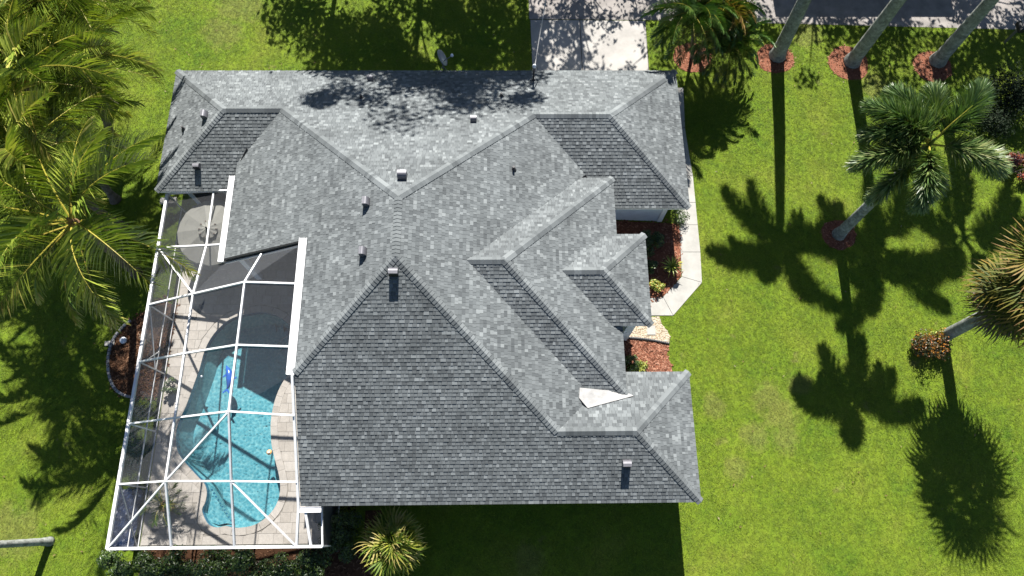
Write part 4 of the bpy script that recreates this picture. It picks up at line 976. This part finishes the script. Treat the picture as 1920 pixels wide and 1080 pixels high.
FANL = [fan(71, .75, .95, [M['fan']], (.25, .75), .4), fan(72, .7, .9, [M['fan']], (.35, .95), .5, 28, .5), fan(73, .65, .85, [M['fan']], (.1, .55), .3, 30, .35)]
DEADL = [fan(74, .7, .85, [M['deadfan']], (.1, .8), .4, 18, .9, 120, 50), fan(75, .65, .8, [M['deadfan']], (.2, .9), .4, 16, 1.2, 110, 70)]
rng = random.Random(76)
b0, c0 = P(1767, 632), P(1962, 540, 6.5)
t = thing('sabal_palm', 'cabbage palm with fan leaves and dead skirt at the right edge', 'palm tree', b0); c = c0-b0
trunk(t, [(0, 0, 0), c*.5+Vector((0, .08, 0)), c], .27, .22, M['bark'], .14, 7, 1.15)
a = 0
for n_, lo, hi, ms, dzz in ((9, 45, 80, FANL, .25), (13, 10, 40, FANL, .1), (15, -25, 5, FANL, -.05), (14, -60, -28, DEADL+FANL[1:2], -.25), (14, -84, -60, DEADL, -.4), (10, -88, -70, DEADL, -1.1)):
    for k in range(n_): a += 2*math.pi/n_+rng.gauss(0, .12); put(t, rng.choice(ms), c+Vector((.1*math.cos(a), .1*math.sin(a), dzz)), a, R(rng.uniform(lo, hi)), rng.gauss(0, .3), rng.uniform(1.3, 1.75), 'fan_leaf')
GOLD = [fan(77, .55, .62, [M['goldfan']], (.15, .85), .35, 20, .45), fan(78, .5, .58, [M['goldfan']], (.1, .6), .3, 20, .35), fan(79, .5, .6, [M['goldfan']], (.35, .9), .35, 18, .6)]
b0 = P(735, 1008, 0); b0 = Vector((-4.2, -.35, 0))
t = thing('fan_palm', 'low bushy fan palm with yellow green leaves below the roof edge', 'palm tree', b0); c = Vector((0, 0, 1.15))
trunk(t, [(0, 0, 0), (0, 0, .6), c], .14, .12, M['bark_brown'], .12, 8); a = 0
for n_, lo, hi in ((12, 45, 90), (16, 22, 55), (20, 0, 30), (14, -30, -2)):
    for k in range(n_): a += 2*math.pi/n_+rng.gauss(0, .12); put(t, rng.choice(GOLD), c, a, R(rng.uniform(lo, hi)+rng.gauss(0, 9)), rng.gauss(0, .6), rng.uniform(.95, 1.5), 'fan_leaf')

pm = [M['pygmy'], M['coco_rachis']]
PYG = [pinnate(81, 1.9, 58, -40, 74, .42, .036, .3, pm, (.2, .7), 0, .12, .018), pinnate(82, 1.8, 38, -60, 74, .42, .036, .35, pm, (.2, .8), 0, .12, .018), pinnate(83, 1.7, 15, -72, 70, .40, .036, .4, pm, (.1, .6), .2, .12, .018)]
PYB = [pinnate(84, 1.7, 40, -60, 70, .40, .036, .3, [M['fan'], M['coco_rachis']], (.2, 1.0), .3, .12, .018)]
def pygmy(label, base, crown, seed, n=22, s=1.2, extra=None):
    rng = random.Random(seed); t = thing('date_palm', label, 'palm tree', base, 0, 'date palms by the driveway'); c = Vector(crown)-Vector(base)
    trunk(t, [(0, 0, 0), c*.5, c], .08, .07, M['bark_brown'], .09, seed); a = 0
    for k in range(n):
        a += 2.39996; lv = k/n; put(t, rng.choice((extra or PYG)[:1] if lv < .25 else (extra or PYG)[-2:] if lv < .7 else (extra or PYG)[-1:]), c, a, R(18*(1-lv)-14*lv+rng.gauss(0, 6)), rng.gauss(0, .25), s*rng.uniform(.88, 1.1))
pygmy('dark green date palm with the fullest crown beside the driveway', v3(P(1297, 108)), v3(P(1300, 30, 3.6)), 91, 46, 1.35)
pygmy('bronze tinted date palm crown overlapping the street edge', v3(P(1310, 98)), v3(P(1356, 10, 3.6)), 92, 40, 1.2, PYB+PYG)
pygmy('low shaded date palm leaning right over the lawn', v3(P(1306, 104)), v3(P(1368, 82, 2.1)), 93, 34, 1.15)

def shrub(name, label, cat, loc, rx, ry_, h, n, mat, seed, size=.1, group=None, flowers=None, stems=True, lobes=9, tm=.5):
    """leaves gathered in uneven clumps through the crown's volume, on short stems"""
    rng = random.Random(seed); t = thing(name, label, cat, loc, 0, group); b = MB(); nrm = lambda: Vector((rng.gauss(0, 1), rng.gauss(0, 1), rng.gauss(0, 1))).normalized()
    L = []
    for k in range(lobes):
        a = rng.uniform(0, 6.28); r = math.sqrt(rng.random())*.75; L.append((Vector((rx*r*math.cos(a), ry_*r*math.sin(a), h*rng.uniform(.38, .78)*(1-.3*r))), rng.uniform(.32, .5)))
    for k in range(n):
        c, r = rng.choice(L); d = nrm(); f = rng.random()**.4
        p = c+Vector((d.x*rx*r*f, d.y*ry_*r*f, d.z*h*.42*r*f*1.4)); p.z = max(.03, p.z)
        nn = (d*.6+nrm()*.6+Vector((0, 0, .5))).normalized(); u = nn.cross(nrm()).normalized(); v = nn.cross(u); s = size*rng.uniform(.6, 1.3)
        b.mesh([p-u*s*.5, p-v*s*.22, p+u*s*.5-nn*s*.12, p+v*s*.22], [(0, 1, 2, 3)], min(1, max(0, rng.gauss(tm, .22))))
    b.build('foliage', mat, t)
    if stems:
        b = MB()
        for c, r in L: b.tube([(rng.gauss(0, .05), rng.gauss(0, .05), 0), c*.5+Vector((0, 0, .05)), c], [.02, .014, .006], 5)
        b.build('stem', M['bark_brown'], t)
    if flowers:
        fm_, nf, fs = flowers; b = MB()
        for k in range(nf):
            c, r = rng.choice(L); d = nrm(); d.z = abs(d.z); p = c+Vector((d.x*rx*r, d.y*ry_*r, d.z*h*.42*r*1.4))
            for q in range(5):
                u = nrm(); v = u.cross(nrm()).normalized(); o_ = p+nrm()*fs*.6; b.mesh([o_-u*fs*.4, o_+v*fs*.3, o_+u*fs*.4, o_-v*fs*.3], [(0, 1, 2, 3)], rng.uniform(.5, 1))
        b.build('flower_cluster', fm_, t, kind='stuff')
    return t
sc_ = P(1748, 648)
shrub('croton_bush', 'round croton bush with orange and yellow leaves at the foot of the leaning palm', 'bush', (sc_.x-.35, sc_.y-.25, 0), .95, .85, 1.25, 2300, M['croton'], 101, .12, None, (M['croton'], 110, .08), True, 12, .22)
shrub('lime_bush', 'small lime green leafy clump behind the leaning palm trunk', 'bush', (sc_.x+.15, sc_.y+.35, 0), .42, .38, .8, 520, M['limeleaf'], 102, .12, None, (M['croton'], 26, .09))
sc_ = P(1878, 235)
shrub('dark_shrub', 'big dark glossy shrub behind the foxtail crown at the right edge', 'bush', (sc_.x, sc_.y+.3, 0), 2.1, 2.3, 2.1, 7500, M['darkshrub'], 103, .14, None, None, True, 16)
sc_ = P(1895, 322)
shrub('red_croton', 'dark red shrub with orange tips at the right edge', 'bush', (sc_.x+.1, sc_.y, 0), 1.0, .75, 1.1, 2000, M['redleaf'], 104, .13, None, (M['croton'], 22, .09))
hp = [(232,1052),(290,1052),(350,1058),(410,1056),(470,1058),(530,1056),(590,1056),(630,1030),(640,985)]
for k, (u, v) in enumerate(hp):
    p = P(u, v, .5); shrub('hedge_shrub', 'green hedge shrub in the row under the pool screen, %s' % ['the leftmost', 'second from the left', 'third from the left', 'fourth from the left', 'in the middle of the row', 'fourth from the house', 'beside the screen corner', 'in shade by the screen door', 'nearest the house wall'][k], 'hedge', (p.x, -1.05 if k < 7 else p.y, 0), .85, .75, 1.7, 2600, M['shrub'], 110+k, .11, 'hedge shrubs under the screen')
for nm, lab, u, v, rx, h, n, mt, sd, sz in (('dark_bush', 'large dark leafy bush in the shaded entry bed', 1219, 452, .62, 1.3, 1300, 'shrub', 130, .13), ('dark_bush', 'smaller dark bush against the porch in the entry bed', 1222, 500, .42, .9, 700, 'shrub', 131, .12),
        ('clipped_bush', 'clipped green bush at the corner of the garage wall', 1272, 405, .5, 1.1, 1300, 'shrub', 132, .08), ('croton_plant', 'yellow and orange croton plant in the entry bed', 1231, 535, .38, .6, 520, 'limeleaf', 133, .13), ('corner_bush', 'dark bush beside the red mulch under the eave', 1183, 676, .42, .9, 700, 'shrub', 134, .12), ('lime_plant', 'lime green plant at the edge of the red mulch', 1203, 692, .4, .4, 380, 'limeleaf', 135, .12)):
    p = P(u, v, h*.5); shrub(nm, lab, 'bush', (p.x, p.y, 0), rx, rx, h, n, M[mt], sd, sz, None, (M['croton'], 26, .07) if nm == 'croton_plant' else None, True, 7)
def spiky(name, label, loc, n, L, mat, seed, pot=None, up=(15, 75), w=.05, cat='plant'):
    rng = random.Random(seed); t = thing(name, label, cat, loc); z = 0
    if pot:
        z = .34; b = MB(); b.lathe([(.0, .0), (.14, 0), (.19, .2), (.22, .34), (.24, .36), (.2, .36), (.18, .3), (0, .3)], (0, 0, 0), 16); b.build('pot', M[pot], t)
    b = MB()
    for k in range(n):
        a = k*2.4; e = R(rng.uniform(*up)); d = Vector((math.cos(a)*math.cos(e), math.sin(a)*math.cos(e), math.sin(e)))
        leaf_strip(b, Vector((0, 0, z)), d, Vector((0, 0, 1)), L*rng.uniform(.75, 1.1), w, .3, rng.random(), 0, 3)
    b.build('leaf_rosette', mat, t); return t
p = P(1259, 500, .4); spiky('spiky_plant', 'spiky yellow green plant in a dark pot at the mulch edge', (p.x, p.y, .03), 46, .62, M['limeleaf'], 141, 'pot')
p = P(287, 636); spiky('bromeliad', 'pale rosette plant in the mulch bed beside the pool screen', (p.x-.3, p.y, .03), 34, .42, M['deadfan'], 142, None, (5, 40), .05)
p = P(321, 724, .3)
shrub('potted_shrub', 'small leafy plant standing on the deck by the screen wall', 'plant', (p.x, p.y, .04), .36, .36, .75, 420, M['shrub'], 143, .13, None, (M['canvas'], 5, .08))
PP = [pinnate(144, 1.0, 55, -35, 26, .30, .03, .3, pm, (.3, .9), 0, .15, .014), pinnate(145, .95, 30, -50, 26, .30, .03, .35, pm, (.3, .9), 0, .15, .014)]
p = P(322, 950)
t = thing('potted_palm', 'potted feathery palm standing on the pool deck', 'plant', (p.x, p.y, .04)); b = MB(); b.lathe([(0, 0), (.17, 0), (.25, .42), (.27, .45), (.22, .45), (.2, .38), (0, .38)], (0, 0, 0), 16); b.build('pot', M['terracotta'], t)
b = MB(); b.tube([(0, 0, .38), (.02, .03, .75)], [.06, .05], 8); b.build('trunk', M['bark_brown'], t); rng = random.Random(9)
for k in range(14): put(t, PP[k % 2], Vector((.02, .03, .72)), k*2.4, R(rng.uniform(-15, 25)), rng.gauss(0, .2), rng.uniform(.8, 1.1))

# fallen leaves and litter on the lawn
rng = random.Random(77); b = MB()
for k in range(260):
    x, y = rng.uniform(8.5, 27), rng.uniform(-1.5, 24)
    if k % 3 == 0: x, y = rng.uniform(-22, 1), rng.uniform(20.6, 26.5)
    if k % 11 == 0: x, y = rng.uniform(-22, -16.5), rng.uniform(-1, 12)
    a = rng.uniform(0, 6.28); l = rng.uniform(.025, .075); w_ = l*rng.uniform(.25, .5); c_, s_ = math.cos(a), math.sin(a); z = .055+rng.random()*.02
    b.face([(x-l*c_, y-l*s_, z), (x+w_*s_, y-w_*c_, z+.015), (x+l*c_, y+l*s_, z+.01), (x-w_*s_, y+w_*c_, z+.02)], rng.random())
b.build('fallen_leaves', tone_mat('dry_leaf', [(0, (.12, .07, .03)), (.7, (.26, .17, .08)), (1, (.42, .36, .26))]), kind='stuff')

# trees beyond the street: only their shadows reach into the picture
def tree(name, label, loc, h, cr, n, seed, size=.26, lobes=14, low=.45, r=.17, branches=None):
    rng = random.Random(seed); t = thing(name, label, 'tree', loc, 0, 'trees beyond the street'); nrm = lambda: Vector((rng.gauss(0, 1), rng.gauss(0, 1), rng.gauss(0, 1))).normalized()
    trunk(t, [(0, 0, 0), (.1, 0, h*.5), (.05, .1, h*.93)], r, r*.35, M['bark_brown'], .3, seed); L = []
    for k in range(lobes):
        a = rng.uniform(0, 6.28); rr = cr*math.sqrt(rng.random()); L.append((Vector((rr*math.cos(a), rr*math.sin(a), h*rng.uniform(low, 1.0))), rng.uniform(.5, 1.15)*cr*.44))
    b = MB()
    for c, r_ in L: b.tube([(0.05, 0, c.z*.78), c*.5+Vector((0, 0, c.z*.42)), c], [.05, .035, .01], 5)
    b.build('limb', M['bark_brown'], t); b = MB()
    for k in range(n):
        c, r_ = rng.choice(L); d = nrm(); p = c+Vector((d.x, d.y, d.z*.6))*r_*rng.random()**.45; u = nrm(); v = u.cross(nrm()).normalized(); s = size*rng.uniform(.5, 1.2)
        b.mesh([p-u*s*.5, p-v*s*.25, p+u*s*.5, p+v*s*.25], [(0, 1, 2, 3)], rng.random())
    b.build('crown', M['treeleaf'], t)
TREES = ((-4.0, 31.5, 17.8, 3.5, 15000, 201), (-.6, 31.8, 18.3, 3.3, 15000, 202), (-8.6, 31.2, 11.0, 3.7, 8500, 203), (1.6, 33.2, 12.6, 2.8, 4500, 204), (4.6, 32.4, 11.0, 2.4, 1900, 205), (8.8, 31.0, 8.2, 1.9, 1000, 206), (17.0, 32.8, 9.6, 2.4, 2000, 207), (21.5, 32.4, 10.2, 3.0, 3000, 208), (26.0, 31.6, 11.0, 3.4, 4800, 209), (29.8, 30.0, 11.0, 3.2, 4200, 210), (12.8, 32.0, 9.0, 2.0, 1400, 211))
for k, (x, y, h, cr, n, sd) in enumerate(TREES):
    tree('broadleaf_tree', 'leafy tree standing beyond the street outside the frame', (x, y, 0), h, cr, n, sd, size=.34, low=.36, lobes=46 if n > 9000 else 30)
nb = thing('shadow_trailer', 'long grey box trailer parked on the far side of the street', 'trailer', (19.6, 29.9, 0))  # out of view, added to cast the hard-edged shadow on the street
b = MB(); b.box((0, 0, 1.95), (9.6, 2.2, 2.3)); b.build('box', M['dish'], nb)
b = MB(); b.box((0, 0, .72), (9.9, .9, .12)); b.build('chassis', M['black'], nb)
for sx in (-2.0, -1.1):
    for sy in (-.95, .95):
        b = MB(); b.tube([(sx, sy-.11, .38), (sx, sy+.11, .38)], .38, 16); b.build('wheel', M['black'], nb)

# ------------------------------------------------------------------ grass
rng = np.random.default_rng(4)
def tuft(seed, n=9, h=.055):
    r = random.Random(seed); b = MB()
    for k in range(n):
        a = r.uniform(0, 6.28); e = R(r.uniform(8, 55)); o_ = Vector((r.gauss(0, .022), r.gauss(0, .022), -.005)); d = Vector((math.cos(a)*math.cos(e), math.sin(a)*math.cos(e), math.sin(e)))
        leaf_strip(b, o_, d, Vector((0, 0, 1)), h*r.uniform(.6, 1.3), .009, .45, r.random(), 0, 2)
    return make_mesh(b, 'grass_tuft', M['grass'])
tcol = bpy.data.collections.new('grass_tufts')
for k in range(4):
    o = bpy.data.objects.new('grass_tuft', tuft(300+k)); tcol.objects.link(o)
N_T = 520000
pts = np.column_stack([rng.uniform(-28, 29.5, N_T), rng.uniform(-3, 28, N_T)])
keep = np.ones(N_T, bool)
house_fp = [(-14.65, -.45), (-6.7, -.45), (-6.7, 1.2), (7.0, 1.6), (7.0, 5.3), (5.5, 5.3), (5.5, 13.7), (7.6, 13.7), (7.6, 19.7), (-14.3, 19.7), (-14.65, 14.7)]
for poly in [house_fp, street_poly, offset(ccw(drive_poly), .02), Ow+Iw[::-1], [(-16.1, -.4), (-14.7, -.4), (-14.7, 1.8), (-16.1, 1.8)]]+mulch_polys: keep &= ~inside(pts, poly)
n1 = np.sin(pts[:, 0]*1.9+np.sin(pts[:, 1]*1.1)*2)*np.sin(pts[:, 1]*1.7+np.sin(pts[:, 0]*.9)*2)
keep &= rng.random(N_T) < .86+.14*n1
pts = pts[keep]; print('grass tufts', len(pts))
me = bpy.data.meshes.new('grass'); me.vertices.add(len(pts))
co = np.column_stack([pts, np.zeros(len(pts))]).astype(np.float32); me.vertices.foreach_set('co', co.ravel()); me.update()
go = link('grass', me, None, 'stuff')
ng = bpy.data.node_groups.new('scatter_grass', 'GeometryNodeTree')
ng.interface.new_socket('Geometry', in_out='INPUT', socket_type='NodeSocketGeometry'); ng.interface.new_socket('Geometry', in_out='OUTPUT', socket_type='NodeSocketGeometry')
gi = ng.nodes.new('NodeGroupInput'); gout = ng.nodes.new('NodeGroupOutput'); ip = ng.nodes.new('GeometryNodeInstanceOnPoints'); ci = ng.nodes.new('GeometryNodeCollectionInfo')
ci.inputs['Collection'].default_value = tcol; ci.inputs['Separate Children'].default_value = True; ci.inputs['Reset Children'].default_value = True
rv = ng.nodes.new('FunctionNodeRandomValue'); rv.data_type = 'FLOAT_VECTOR'; rv.inputs[0].default_value = (-.25, -.25, 0); rv.inputs[1].default_value = (.25, .25, 6.283)
rs = ng.nodes.new('FunctionNodeRandomValue'); rs.data_type = 'FLOAT'; rs.inputs[2].default_value = .7; rs.inputs[3].default_value = 1.45
L_ = ng.links.new
L_(gi.outputs[0], ip.inputs['Points']); L_(ci.outputs[0], ip.inputs['Instance']); ip.inputs['Pick Instance'].default_value = True
L_(rv.outputs[0], ip.inputs['Rotation']); L_(rs.outputs[1], ip.inputs['Scale']); L_(ip.outputs[0], gout.inputs[0])
md = go.modifiers.new('scatter', 'NODES'); md.node_group = ng
